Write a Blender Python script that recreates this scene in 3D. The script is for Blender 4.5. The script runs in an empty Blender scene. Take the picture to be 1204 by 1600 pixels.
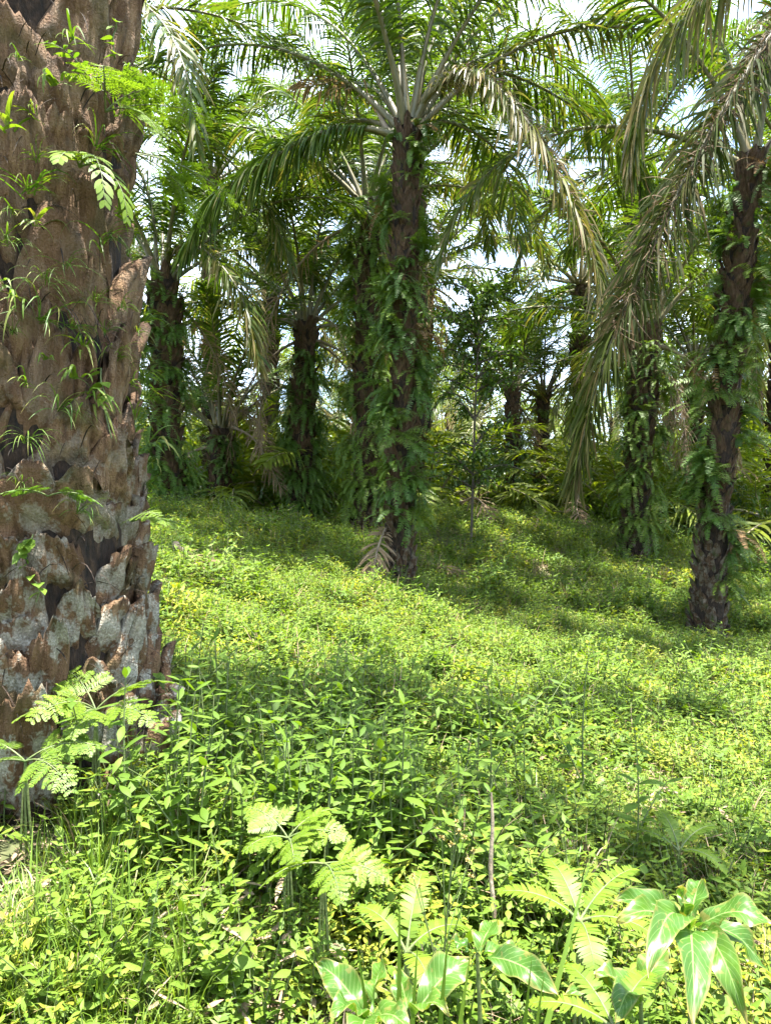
import bpy, math, random
import numpy as np
from mathutils import Vector, noise as mnoise
R = math.radians
rnd = random.Random(7)
rng = np.random.default_rng(7)
scene = bpy.context.scene
COL = scene.collection

# ------------------------------------------------------------------ camera, sky, sun, exposure
EYE = 1.55
FPX = 1155.0                                   # focal length in photo pixels (1204 x 1600)
cam = bpy.data.cameras.new("camera")
cam.sensor_fit = 'VERTICAL'; cam.sensor_height = 36.0; cam.lens = 36.0 * FPX / 1600.0
cam.clip_start = 0.05; cam.clip_end = 2000
cam_o = bpy.data.objects.new("camera", cam); COL.objects.link(cam_o)
cam_o.location = (0, 0, EYE); cam_o.rotation_euler = (R(90), 0, 0)
scene.camera = cam_o

SUN = Vector((0.13, -0.07, 0.98)).normalized()
SUN_EL = math.asin(SUN.z); SUN_AZ = math.atan2(SUN.x, SUN.y)
w = bpy.data.worlds.new("World"); scene.world = w; w.use_nodes = True
nt = w.node_tree; nt.nodes.clear()
wo = nt.nodes.new('ShaderNodeOutputWorld'); bg = nt.nodes.new('ShaderNodeBackground')
sky = nt.nodes.new('ShaderNodeTexSky'); sky.sky_type = 'NISHITA'; sky.sun_disc = False
sky.sun_elevation = SUN_EL; sky.sun_rotation = SUN_AZ
tc = nt.nodes.new('ShaderNodeTexCoord'); nz = nt.nodes.new('ShaderNodeTexNoise')
nz.inputs['Scale'].default_value = 3.0; nz.inputs['Detail'].default_value = 6.0
rp = nt.nodes.new('ShaderNodeValToRGB'); rp.color_ramp.elements[0].position = .40; rp.color_ramp.elements[1].position = .62
mx = nt.nodes.new('ShaderNodeMix'); mx.data_type = 'RGBA'
mx.inputs[7].default_value = (4.6, 5.3, 6.4, 1)          # sunlit cloud
nt.links.new(tc.outputs['Generated'], nz.inputs['Vector']); nt.links.new(nz.outputs['Fac'], rp.inputs['Fac'])
nt.links.new(rp.outputs['Color'], mx.inputs[0]); nt.links.new(sky.outputs['Color'], mx.inputs[6])
nt.links.new(mx.outputs[2], bg.inputs['Color']); nt.links.new(bg.outputs['Background'], wo.inputs['Surface'])
bg.inputs['Strength'].default_value = 0.138
sl = bpy.data.lights.new("sun", 'SUN'); sl.energy = 5.0; sl.angle = R(0.55); sl.color = (1.0, 0.955, 0.87)
so = bpy.data.objects.new("sun", sl); COL.objects.link(so)
so.rotation_euler = SUN.to_track_quat('Z', 'Y').to_euler(); so.location = (0, 0, 40)
vs = scene.view_settings; vs.view_transform = 'Standard'; vs.look = 'None'; vs.gamma = 1.0
vs.exposure = 2.52
cy = scene.cycles
cy.max_bounces = 8; cy.diffuse_bounces = 4; cy.glossy_bounces = 2; cy.transmission_bounces = 4
cy.sample_clamp_indirect = 8.0; cy.caustics_reflective = False; cy.caustics_refractive = False
try:
    cy.use_denoising = True; cy.denoiser = 'OPENIMAGEDENOISE'
except Exception:
    pass

def at(px, py, d):
    return np.array(((px - 602) / FPX * d, d, EYE - (py - 800) / FPX * d))

# ------------------------------------------------------------------ terrain height
CP = [(-1.55, 3.3, .42), (.24, 12, .2), (-2.17, 19, .75), (-4.67, 16, 1.5), (-4.45, 20, 1.3), (4.6, 27, 1.25), (6.2, 30, 1.2),
      (5.7, 17, .35), (5.0, 11.5, -.5), (9.2, 22, .65), (0, 1.6, -.05), (0, 0, -.1), (-1.6, 1.5, .2), (1.6, 1.8, -.05), (2.2, 6, -.3),
      (-2.4, 8.2, .66), (-3.0, 12, 1.02), (1.5, 18, 1.3), (2.6, 5, -.2), (0, 5.5, .0), (0, -12, -.3), (-14, 0, .8), (14, 0, -.5),
      (-14, 18, 1.8), (16, 14, -.1), (0, 45, 1.5), (-25, 40, 1.8), (25, 40, 1.2), (-40, 5, 1.2), (40, 5, -.2), (0, -40, 0), (0, 75, 1.5), (-50, 75, 1.5), (50, 75, 1.5)]
_cp = np.array(CP, float)
def _phi(r): return np.sqrt(r * r + 2.0)
_A = np.zeros((len(CP) + 3, len(CP) + 3))
_dd = np.linalg.norm(_cp[:, None, :2] - _cp[None, :, :2], axis=2)
_A[:len(CP), :len(CP)] = _phi(_dd) - np.eye(len(CP)) * .15
_A[:len(CP), -3] = 1; _A[:len(CP), -2:] = _cp[:, :2]; _A[-3, :len(CP)] = 1; _A[-2:, :len(CP)] = _cp[:, :2].T
_w = np.linalg.solve(_A, np.concatenate([_cp[:, 2], [0, 0, 0]]))
def ground_z(x, y):
    x = np.asarray(x, float); y = np.asarray(y, float); sh = x.shape
    p = np.stack([x.ravel(), y.ravel()], 1)
    z = np.empty(len(p))
    for i in range(0, len(p), 20000):
        q = p[i:i + 20000]
        r = np.linalg.norm(q[:, None] - _cp[None, :, :2], axis=2)
        z[i:i + 20000] = _phi(r) @ _w[:-3] + _w[-3] + q @ _w[-2:]
    rr = np.hypot(p[:, 0], p[:, 1]); f = np.clip((rr - 50) / 40, 0, 1); f = f * f * (3 - 2 * f)
    z = z * (1 - f) + 1.2 * f
    z = z + .05 * np.sin(p[:, 0] * 1.9 + 1.3 * np.sin(p[:, 1] * 1.1)) * np.cos(p[:, 1] * 1.5 + .7 * np.sin(p[:, 0] * 2.3))
    return z.reshape(sh)
def gz(x, y): return float(ground_z(np.array([x]), np.array([y]))[0])

# ------------------------------------------------------------------ materials
def new_mat(name):
    m = bpy.data.materials.new(name); m.use_nodes = True; m.node_tree.nodes.clear()
    return m, m.node_tree.nodes, m.node_tree.links
def mixc(ns, ls, fac, a, b, mode='MIX'):
    n = ns.new('ShaderNodeMix'); n.data_type = 'RGBA'; n.blend_type = mode
    for s, v in ((0, fac), (6, a), (7, b)):
        if hasattr(v, 'node'): ls.new(v, n.inputs[s])
        elif isinstance(v, (int, float)): n.inputs[s].default_value = v
        else: n.inputs[s].default_value = (*v, 1)
    return n.outputs[2]
def mth(ns, ls, op, a, b=0.0, c=None, clamp=False):
    n = ns.new('ShaderNodeMath'); n.operation = op; n.use_clamp = clamp
    for i, v in enumerate((a, b) if c is None else (a, b, c)):
        if hasattr(v, 'node'): ls.new(v, n.inputs[i])
        else: n.inputs[i].default_value = v
    return n.outputs[0]
def attr(ns, name):
    n = ns.new('ShaderNodeAttribute'); n.attribute_name = name; return n.outputs['Fac']
def noise(ns, ls, scale, detail=3, vec=None, rough=.55, sc=None):
    n = ns.new('ShaderNodeTexNoise'); n.inputs['Scale'].default_value = scale; n.inputs['Detail'].default_value = detail
    n.inputs['Roughness'].default_value = rough
    if vec is None: vec = ns.new('ShaderNodeNewGeometry').outputs['Position']
    if sc is not None:
        mp = ns.new('ShaderNodeMapping'); mp.inputs['Scale'].default_value = sc; ls.new(vec, mp.inputs['Vector']); vec = mp.outputs['Vector']
    ls.new(vec, n.inputs['Vector']); return n.outputs['Fac']
def ramp(ns, ls, fac, stops):
    n = ns.new('ShaderNodeValToRGB'); e = n.color_ramp.elements
    while len(e) < len(stops): e.new(.5)
    for el, (p, c) in zip(e, stops):
        el.position = p; el.color = (*c, 1) if not isinstance(c, (int, float)) else (c, c, c, 1)
    ls.new(fac, n.inputs['Fac']); return n.outputs['Color']

def leaf_mat(name, dark, light, dry=(.30, .21, .11), rough=.4, transl=.35, spec=.5, patch=None, veins=False, tcol=(1.35, 1.35, .4)):
    m, ns, ls = new_mat(name)
    tint = attr(ns, 'tint'); dr = attr(ns, 'dry'); al = attr(ns, 'along')
    oi = ns.new('ShaderNodeObjectInfo').outputs['Random']
    f = mth(ns, ls, 'MULTIPLY_ADD', tint, .65, mth(ns, ls, 'MULTIPLY', oi, .35))
    c = mixc(ns, ls, f, dark, light)
    if patch:
        pn = noise(ns, ls, patch[1], 3)
        pf = ramp(ns, ls, pn, [(.38, 0.0), (.60, 1.0)])
        c = mixc(ns, ls, mth(ns, ls, 'MULTIPLY', pf, patch[2]), c, patch[0])
    if veins:
        ac = attr(ns, 'across')
        mid = mth(ns, ls, 'LESS_THAN', mth(ns, ls, 'ABSOLUTE', ac), .045)
        v = mth(ns, ls, 'SUBTRACT', mth(ns, ls, 'MULTIPLY', al, 13.0), mth(ns, ls, 'MULTIPLY', mth(ns, ls, 'ABSOLUTE', ac), 2.6))
        vv = mth(ns, ls, 'LESS_THAN', mth(ns, ls, 'ABSOLUTE', mth(ns, ls, 'SUBTRACT', mth(ns, ls, 'FRACT', v), .5)), .05)
        vf = mth(ns, ls, 'MULTIPLY', mth(ns, ls, 'MAXIMUM', mid, mth(ns, ls, 'MULTIPLY', vv, .6)), .75)
        c = mixc(ns, ls, vf, c, (.26, .36, .13))
        bl = ramp(ns, ls, noise(ns, ls, 38, 2), [(.60, 0.0), (.66, 1.0)])
        c = mixc(ns, ls, mth(ns, ls, 'MULTIPLY', bl, .6), c, (.20, .17, .05))
    # dry: whole leaflet, more towards its tip
    n1 = noise(ns, ls, 9, 2)
    df = mth(ns, ls, 'ADD', mth(ns, ls, 'MULTIPLY', dr, mth(ns, ls, 'MULTIPLY_ADD', al, 1.0, .75)), mth(ns, ls, 'MULTIPLY_ADD', n1, .5, -.5))
    df = mth(ns, ls, 'SMOOTH_MIN', mth(ns, ls, 'MAXIMUM', df, 0.0), 1.0, .1)
    c = mixc(ns, ls, df, c, dry)
    pb = ns.new('ShaderNodeBsdfPrincipled'); ls.new(c, pb.inputs['Base Color'])
    pb.inputs['Roughness'].default_value = rough; pb.inputs['Specular IOR Level'].default_value = spec
    tr = ns.new('ShaderNodeBsdfTranslucent')
    ls.new(mixc(ns, ls, 1.0, c, tcol, 'MULTIPLY'), tr.inputs['Color'])
    ms = ns.new('ShaderNodeMixShader'); ms.inputs[0].default_value = transl
    ls.new(pb.outputs[0], ms.inputs[1]); ls.new(tr.outputs[0], ms.inputs[2])
    out = ns.new('ShaderNodeOutputMaterial'); ls.new(ms.outputs[0], out.inputs['Surface'])
    return m

def bark_mat(name, lichen=1.0, scale=1.0, green=.3, dark=1.0):
    m, ns, ls = new_mat(name)
    tx = ns.new('ShaderNodeTexCoord').outputs['Object']
    pos = ns.new('ShaderNodeNewGeometry').outputs['Position']
    big = noise(ns, ls, 4.5 * scale, 4, pos); fib = noise(ns, ls, 26 * scale, 6, pos, .65, (1, 1, .16))
    tint = attr(ns, 'tint'); al = attr(ns, 'along')
    c = ramp(ns, ls, fib, [(.25, (.024, .013, .007)), (.44, (.105, .058, .030)), (.60, (.235, .145, .078)), (.78, (.38, .265, .16))])
    c = mixc(ns, ls, mth(ns, ls, 'MULTIPLY', tint, .75), c, (.12, .066, .034))
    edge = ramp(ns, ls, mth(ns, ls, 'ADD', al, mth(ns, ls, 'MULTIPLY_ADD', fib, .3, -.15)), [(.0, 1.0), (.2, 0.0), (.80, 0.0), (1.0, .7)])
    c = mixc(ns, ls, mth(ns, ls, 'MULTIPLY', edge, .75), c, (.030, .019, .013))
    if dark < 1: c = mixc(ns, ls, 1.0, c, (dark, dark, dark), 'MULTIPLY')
    # lichen crusts, pale, more of them low on the trunk
    sp = ns.new('ShaderNodeSeparateXYZ'); ls.new(pos, sp.inputs[0])
    low = ns.new('ShaderNodeMapRange'); ls.new(sp.outputs['Z'], low.inputs[0])
    for i, v in enumerate((.8, 2.1, 1.0, .1)): low.inputs[i + 1].default_value = v
    l1 = ramp(ns, ls, mth(ns, ls, 'ADD', noise(ns, ls, 7 * scale, 5, pos, .6), mth(ns, ls, 'MULTIPLY_ADD', noise(ns, ls, 60 * scale, 3, pos), .22, -.11)),
              [(.48, 0.0), (.54, .8), (.68, 1.0)])
    lf = mth(ns, ls, 'MULTIPLY', mth(ns, ls, 'MULTIPLY', l1, low.outputs[0]), lichen)
    lc = ramp(ns, ls, noise(ns, ls, 90 * scale, 4, pos), [(.3, (.20, .185, .145)), (.55, (.38, .365, .30)), (.75, (.56, .55, .47))])
    c = mixc(ns, ls, lf, c, lc)
    mo = ramp(ns, ls, noise(ns, ls, 5.3 * scale, 4, pos), [(.54, 0.0), (.66, 1.0)])
    c = mixc(ns, ls, mth(ns, ls, 'MULTIPLY', mo, green), c, (.045, .06, .014))
    pb = ns.new('ShaderNodeBsdfPrincipled'); ls.new(c, pb.inputs['Base Color']); pb.inputs['Roughness'].default_value = .85
    pb.inputs['Specular IOR Level'].default_value = .25
    bp = ns.new('ShaderNodeBump'); bp.inputs['Strength'].default_value = 1.0; bp.inputs['Distance'].default_value = .035
    ls.new(mth(ns, ls, 'ADD', fib, mth(ns, ls, 'MULTIPLY', noise(ns, ls, 110 * scale, 3, pos), .35)), bp.inputs['Height'])
    ls.new(bp.outputs[0], pb.inputs['Normal'])
    out = ns.new('ShaderNodeOutputMaterial'); ls.new(pb.outputs[0], out.inputs['Surface'])
    return m

def plain_mat(name, stops, scale, rough=.8, sc=None, bump=.4):
    m, ns, ls = new_mat(name)
    pos = ns.new('ShaderNodeNewGeometry').outputs['Position']
    n = noise(ns, ls, scale, 5, pos, .6, sc)
    pb = ns.new('ShaderNodeBsdfPrincipled'); ls.new(ramp(ns, ls, n, stops), pb.inputs['Base Color']); pb.inputs['Roughness'].default_value = rough
    bp = ns.new('ShaderNodeBump'); bp.inputs['Strength'].default_value = bump; bp.inputs['Distance'].default_value = .02
    ls.new(n, bp.inputs['Height']); ls.new(bp.outputs[0], pb.inputs['Normal'])
    out = ns.new('ShaderNodeOutputMaterial'); ls.new(pb.outputs[0], out.inputs['Surface'])
    return m

M = {}
M['palm'] = leaf_mat('palm_leaflets', (.030, .066, .008), (.095, .150, .014), (.30, .21, .11), .42, .42, .4)
M['palm_far_lit'] = leaf_mat('lit_far_palm_leaflets', (.045, .085, .010), (.15, .195, .022), (.34, .25, .13), .45, .46, .35)  # green lightened so the distant crowns look sunlit
M['palm_old_shaded'] = leaf_mat('shaded_old_palm_leaflets', (.016, .031, .005), (.046, .064, .009), (.115, .078, .042), .65, .36, .15)  # olive darkened to put shade into the old browned frond's colour
M['old_wisp'] = leaf_mat('old_dry_leaflets', (.075, .05, .03), (.20, .15, .095), (.13, .09, .055), .8, .2, .15, tcol=(1, .9, .7))
M['dead_fern'] = leaf_mat('dead_fern', (.16, .09, .04), (.27, .17, .08), (.2, .13, .07), .8, .3, .2, tcol=(1, .9, .7))
M['sap_bark'] = plain_mat('sapling_bark', [(.3, (.035, .028, .02)), (.7, (.10, .08, .055))], 18, .85)
M['palm_young_lit'] = leaf_mat('lit_young_palm_leaflets', (.075, .125, .012), (.21, .25, .026), (.34, .25, .13), .5, .46, .3)  # leaflet colour lightened to put sunlight into the dim background
M['dead'] = leaf_mat('dead_leaflets', (.15, .10, .055), (.31, .23, .14), (.28, .20, .12), .7, .25, .2, tcol=(1, .9, .7))
M['petiole'] = plain_mat('petiole_skin', [(.3, (.045, .048, .014)), (.5, (.095, .085, .032)), (.7, (.16, .125, .06))], 9, .5, (1, 1, .3))
M['rachis'] = plain_mat('rachis_skin', [(.3, (.12, .11, .045)), (.7, (.26, .22, .12))], 7, .5)
M['dead_rachis'] = plain_mat('dry_rachis_skin', [(.3, (.11, .08, .05)), (.7, (.28, .22, .15))], 9, .8)
M['fern'] = leaf_mat('fern_pinnae', (.034, .088, .011), (.10, .19, .020), (.28, .19, .06), .5, .36, .4)
M['fern_pale'] = leaf_mat('pale_fern_pinnae', (.065, .135, .015), (.15, .225, .025), (.3, .24, .08), .5, .4, .35)
M['fern_yellow'] = leaf_mat('yellow_fern_pinnae', (.095, .17, .013), (.165, .24, .021), (.3, .22, .05), .5, .42, .35)
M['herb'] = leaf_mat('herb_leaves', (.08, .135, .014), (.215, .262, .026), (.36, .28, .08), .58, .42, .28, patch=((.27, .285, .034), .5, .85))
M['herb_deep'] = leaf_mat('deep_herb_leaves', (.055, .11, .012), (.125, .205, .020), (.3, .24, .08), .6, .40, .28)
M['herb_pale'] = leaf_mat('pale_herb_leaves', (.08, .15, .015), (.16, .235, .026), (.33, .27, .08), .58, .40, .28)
M['grass'] = leaf_mat('grass_blades', (.065, .13, .014), (.16, .24, .028), (.33, .27, .13), .45, .35, .4)
M['big_leaf'] = leaf_mat('broad_leaf_blade', (.042, .115, .014), (.085, .17, .021), (.3, .24, .08), .38, .40, .45, veins=True)
M['tree_leaf'] = leaf_mat('sapling_leaves', (.025, .065, .010), (.09, .155, .02), (.3, .2, .08), .35, .3, .5)
M['stem'] = plain_mat('green_stem', [(.3, (.06, .10, .025)), (.7, (.13, .15, .05))], 20, .6)
M['twig'] = plain_mat('dry_twig', [(.3, (.13, .09, .06)), (.7, (.33, .26, .19))], 18, .85)
M['bark'] = bark_mat('old_leaf_base_bark', 1.0, 1.0, .35)
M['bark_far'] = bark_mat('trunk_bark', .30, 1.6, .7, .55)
M['core'] = plain_mat('trunk_fibre', [(.35, (.006, .004, .002)), (.55, (.026, .015, .008)), (.75, (.075, .045, .024))], 40, 1.0, (1, 1, .4), 1.0)
M['flower'] = plain_mat('dry_flower_head', [(.3, (.32, .24, .07)), (.7, (.5, .42, .16))], 60, .8)
M['litter'] = leaf_mat('leaf_litter', (.16, .105, .06), (.34, .26, .17), (.30, .22, .14), .8, .12, .2, tcol=(1, .9, .7))

# ------------------------------------------------------------------ mesh building
def nrm(v):
    return v / np.maximum(np.linalg.norm(v, axis=-1, keepdims=True), 1e-9)
class MB:
    def __init__(s): s.V = []; s.F = []; s.Mi = []; s.A = []; s.n = 0
    def add(s, V, F, tint=0., dry=0., along=0., across=0., mat=0):
        V = np.asarray(V, float).reshape(-1, 3); F = np.asarray(F, int).reshape(-1, 4); k = len(V)
        s.V.append(V); s.F.append(F + s.n); s.Mi.append(np.full(len(F), mat))
        s.A.append(np.stack([np.broadcast_to(np.asarray(a, float).ravel() if np.ndim(a) else a, (k,)) for a in (tint, dry, along, across)], 1))
        s.n += k; return s
    def join(s, o, mat_shift=0, rot=None, off=None, scl=1.0):
        for V, F, Mi, A in zip(o.V, o.F, o.Mi, o.A):
            pass
        V = np.concatenate(o.V) * scl
        if rot is not None: V = V @ np.asarray(rot).T
        if off is not None: V = V + np.asarray(off)
        s.V.append(V); s.F.append(np.concatenate(o.F) + s.n); s.Mi.append(np.concatenate(o.Mi) + mat_shift); s.A.append(np.concatenate(o.A)); s.n += len(V)
        return s
    def mesh(s, name, mats, smooth=True):
        me = bpy.data.meshes.new(name)
        V = np.concatenate(s.V).astype(np.float32); F = np.concatenate(s.F).astype(np.int32); Mi = np.concatenate(s.Mi).astype(np.int32); A = np.concatenate(s.A).astype(np.float32)
        me.vertices.add(len(V)); me.vertices.foreach_set('co', V.ravel())
        me.loops.add(F.size); me.loops.foreach_set('vertex_index', F.ravel())
        me.polygons.add(len(F)); me.polygons.foreach_set('loop_start', np.arange(0, F.size, 4, dtype=np.int32))
        me.polygons.foreach_set('loop_total', np.full(len(F), 4, np.int32))
        for m in (mats if isinstance(mats, (list, tuple)) else [mats]): me.materials.append(M[m])
        me.polygons.foreach_set('material_index', Mi)
        me.polygons.foreach_set('use_smooth', np.full(len(F), smooth))
        for i, nme in enumerate(('tint', 'dry', 'along', 'across')):
            me.attributes.new(nme, 'FLOAT', 'POINT').data.foreach_set('value', np.ascontiguousarray(A[:, i]))
        me.update(calc_edges=True); return me
    def obj(s, name, mats, parent=None, smooth=True):
        o = bpy.data.objects.new(name, s.mesh(name, mats, smooth)); COL.objects.link(o); o.parent = parent; return o

PROF = {'leaflet': (.45, .9, 1., .9, .6, .06), 'ovate': (.10, .78, 1., .80, .42, .03), 'lance': (.12, .62, .95, 1., .62, .04),
        'pinna': (.9, 1., .95, .82, .55, .1), 'grass': (.8, 1., .95, .8, .5, .05), 'tooth': (.5, 1., .85, .6, .3, .02)}
def prof(p, K):
    a = PROF[p]; return np.interp(np.linspace(0, 1, K + 1), np.linspace(0, 1, len(a)), a)
def blades(mb, P, D, S, L, W, g=0., K=4, pr='leaflet', C=2, fold=.0, tint=None, dry=0., mat=0, curl=0., gp=1.2):
    """many leaf blades at once: base P, first direction D, width direction S, length, width, gravity bend"""
    P = np.asarray(P, float); n = len(P); D = nrm(np.broadcast_to(np.asarray(D, float), (n, 3)).copy()); S = np.broadcast_to(np.asarray(S, float), (n, 3)).copy()
    L = np.broadcast_to(L, (n,)); W = np.broadcast_to(W, (n,)); g = np.broadcast_to(g, (n,))
    tint = rng.random(n) if tint is None else np.broadcast_to(tint, (n,)); dry = np.broadcast_to(dry, (n,))
    pf = prof(pr, K); rows = []
    p = P.copy(); down = np.array((0, 0, -1.))
    xs = np.linspace(-1, 1, C)
    for k in range(K + 1):
        d = nrm(D + down * (g * (k / K) ** gp)[:, None] * 1.0)
        if curl: d = nrm(d + S * curl * (k / K))
        s = nrm(S - (S * d).sum(1, keepdims=True) * d); nn = np.cross(s, d)
        wv = W * pf[k] * .5
        for x in xs:
            rows.append(p + s * (wv * x)[:, None] + nn * (abs(x) * fold * wv)[:, None])
        if k < K: p = p + d * (L / K)[:, None]
    V = np.stack(rows, 1).reshape(n, K + 1, C, 3)
    base = np.arange(n)[:, None, None] * ((K + 1) * C); kk = np.arange(K)[None, :, None] * C; cc = np.arange(C - 1)[None, None, :]
    a = base + kk + cc; F = np.stack([a, a + 1, a + 1 + C, a + C], -1).reshape(-1, 4)
    rep = (K + 1) * C
    mb.add(V, F, np.repeat(tint, rep), np.repeat(dry, rep), np.tile(np.repeat(np.linspace(0, 1, K + 1), C), n), np.tile(np.tile(xs, K + 1), n), mat)
    return mb
def resample(pts, n):
    pts = np.asarray(pts, float); s = np.concatenate([[0], np.cumsum(np.linalg.norm(np.diff(pts, axis=0), axis=1))])
    q = np.linspace(0, s[-1], n); return np.stack([np.interp(q, s, pts[:, i]) for i in range(3)], 1), s[-1]
def spline(pts, n=40):
    p = np.asarray(pts, float); p = np.vstack([2 * p[0] - p[1], p, 2 * p[-1] - p[-2]]); o = []
    for i in range(1, len(p) - 2):
        for t in np.linspace(0, 1, 12, endpoint=False):
            a, b, c, d = p[i - 1:i + 3]
            o.append(.5 * (2 * b + (c - a) * t + (2 * a - 5 * b + 4 * c - d) * t * t + (3 * b - a - 3 * c + d) * t ** 3))
    o.append(p[-2]); return resample(o, n)[0]
def tube(mb, pts, r, sides=6, tint=.5, dry=0., mat=0, flat=1.0):
    pts = np.asarray(pts, float); n = len(pts); r = np.broadcast_to(np.asarray(r, float), (n,))
    t = nrm(np.gradient(pts, axis=0)); ref = np.where(np.abs(t[:, 2:3]) > .9, np.array([[1., .2, 0]]), np.array([[0, 0, 1.]]))
    if np.abs(t[:, 2]).max() > .9 and np.abs(t[:, 2]).min() < .9: ref = np.broadcast_to(np.array([[.8, .6, .05]]), (n, 3))
    a = nrm(np.cross(t, ref)); b = np.cross(t, a); th = np.linspace(0, 2 * np.pi, sides, endpoint=False)
    V = pts[:, None] + (a[:, None] * np.cos(th)[None, :, None] + b[:, None] * np.sin(th)[None, :, None] * flat) * r[:, None, None]
    i = np.arange(n - 1)[:, None] * sides; j = np.arange(sides)[None]; j2 = (j + 1) % sides
    F = np.stack([i + j, i + j2, i + sides + j2, i + sides + j], -1)
    mb.add(V, F, tint, dry, np.repeat(np.linspace(0, 1, n), sides), 0., mat); return mb
def arc(az, e0, Dr, L, p=1.3, n=26, start=(0, 0, 0), sway=0.):
    s = np.linspace(0, 1, n); e = R(e0) - R(Dr) * s ** p; a = az + sway * s * s
    d = np.stack([np.cos(e) * np.cos(a), np.cos(e) * np.sin(a), np.sin(e)], 1)
    return np.asarray(start, float) + np.concatenate([[[0, 0, 0]], np.cumsum((d[:-1] + d[1:]) * .5 * L / (n - 1), axis=0)])
def frond(spine, N=100, Lf=.9, W=.045, g=1.4, dry=0., pet=.16, r0=.05, plume=.35, K=5, pr='leaflet', a0=68, a1=28, lmin=.4, gap=0., sides=6, dryvar=.15, side=None, both=None, fold=0., C=2, mat=0, rmat=0, curl=0., tintv=None, gp=1.2):
    """one pinnate leaf: returns (leaflets, rachis)"""
    sp, L = resample(spine, 48); t = nrm(np.gradient(sp, axis=0))
    if side is None:
        h = sp[-1] - sp[0]; h = np.array((h[0], h[1], 0)); side = np.array((-h[1], h[0], 0))
        side = side / (np.linalg.norm(side) + 1e-9) if np.linalg.norm(side) > 1e-6 else np.array((1., 0, 0))
    mb = both[0] if both else MB(); rb = both[1] if both else MB()
    u = np.linspace(0, 1, 48)
    for sg in (-1, 1):
        s = np.linspace(pet, .997, N) + rng.normal(0, .3 / N, N); s = np.clip(s, 0, 1)
        if gap: s = s[rng.random(N) > gap]
        q = (s - pet) / (1 - pet)
        P = np.stack([np.interp(s, u, sp[:, i]) for i in range(3)], 1); T = nrm(np.stack([np.interp(s, u, t[:, i]) for i in range(3)], 1))
        sd = nrm(side - (T * side).sum(1, keepdims=True) * T); nn = np.cross(T, sd)
        nn = np.where(nn[:, 2:3] < -.2, -nn, nn)
        al = np.radians(a0 + (a1 - a0) * q + rng.normal(0, 6, len(s)) * (plume > .1)); be = rng.normal(.12, plume, len(s))
        D = np.cos(al)[:, None] * T + np.sin(al)[:, None] * (sg * np.cos(be)[:, None] * sd + np.sin(be)[:, None] * nn)
        S = T - (T * D).sum(1, keepdims=True) * D + nn * rng.normal(0, .35, (len(s), 1)) * (plume > .1)
        env = np.minimum(1, lmin + (1 - lmin) * np.clip(q / .35, 0, 1)) * np.where(q > .55, 1 - .55 * ((q - .55) / .45) ** 1.5, 1)
        ll = Lf * env * (rng.uniform(.82, 1.08, len(s)) if plume > .1 else rng.uniform(.95, 1.03, len(s)))
        dv = np.clip(dry + rng.normal(0, dryvar, len(s)), 0, 1)
        blades(mb, P, D, S, ll, W * rng.uniform(.8, 1.1, len(s)), g * rng.uniform(.6, 1.3, len(s)) if g else 0., K, pr, C, fold, dry=dv, mat=mat, curl=curl, tint=tintv, gp=gp)
    rr = r0 * np.interp(np.linspace(0, 1, 48), [0, .04, pet, .6, 1], [1.5, 1.1, .75, .4, .1])
    tube(rb, sp[::2], rr[::2], sides, mat=rmat, tint=.5, dry=dry)
    return mb, rb

def tag(o, label=None, cat=None, group=None, kind=None):
    for k, v in (('label', label), ('category', cat), ('group', group), ('kind', kind)):
        if v: o[k] = v
    return o
def empty(name, loc=(0, 0, 0), rz=0.):
    o = bpy.data.objects.new(name, None); COL.objects.link(o); o.location = loc; o.rotation_euler = (0, 0, rz); o.empty_display_size = .2; return o
def copy_tree(o, parent=None):
    c = o.copy(); COL.objects.link(c); c.parent = parent
    for ch in list(KIDS.get(o, [])): copy_tree(ch, c)
    return c
KIDS = {}
def kid(parent, child): KIDS.setdefault(parent, []).append(child); return child

# ------------------------------------------------------------------ ground
def grid_axis(lims): return np.unique(np.concatenate([np.arange(a, b, st) for a, b, st in lims]))
gx = grid_axis([(-400, -60, 40), (-60, -14, 3), (-14, 14, .22), (14, 60, 3), (60, 401, 40)])
gy = grid_axis([(-300, -30, 30), (-30, -2, 2), (-2, 26, .22), (26, 80, 2), (80, 601, 40)])
X, Y = np.meshgrid(gx, gy); Z = ground_z(X, Y)
me = MB(); nx = len(gx)
ii = (np.arange(len(gy) - 1)[:, None] * nx + np.arange(nx - 1)[None]).ravel()
me.add(np.stack([X, Y, Z], -1), np.stack([ii, ii + 1, ii + 1 + nx, ii + nx], 1))
m, ns, ls = new_mat('soil')
n1 = noise(ns, ls, .8, 5); n2 = noise(ns, ls, 22, 6)
c = ramp(ns, ls, n2, [(.3, (.035, .024, .015)), (.5, (.11, .077, .047)), (.7, (.22, .165, .11))])
c = mixc(ns, ls, ramp(ns, ls, n1, [(.38, 0.0), (.55, .8)]), c, (.055, .075, .022))
pb = ns.new('ShaderNodeBsdfPrincipled'); ls.new(c, pb.inputs['Base Color']); pb.inputs['Roughness'].default_value = .95
bp = ns.new('ShaderNodeBump'); bp.inputs['Distance'].default_value = .03; ls.new(n2, bp.inputs['Height']); ls.new(bp.outputs[0], pb.inputs['Normal'])
ls.new(pb.outputs[0], ns.new('ShaderNodeOutputMaterial').inputs['Surface'])
M['soil'] = m
tag(me.obj('ground', 'soil'), kind='structure')

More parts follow.
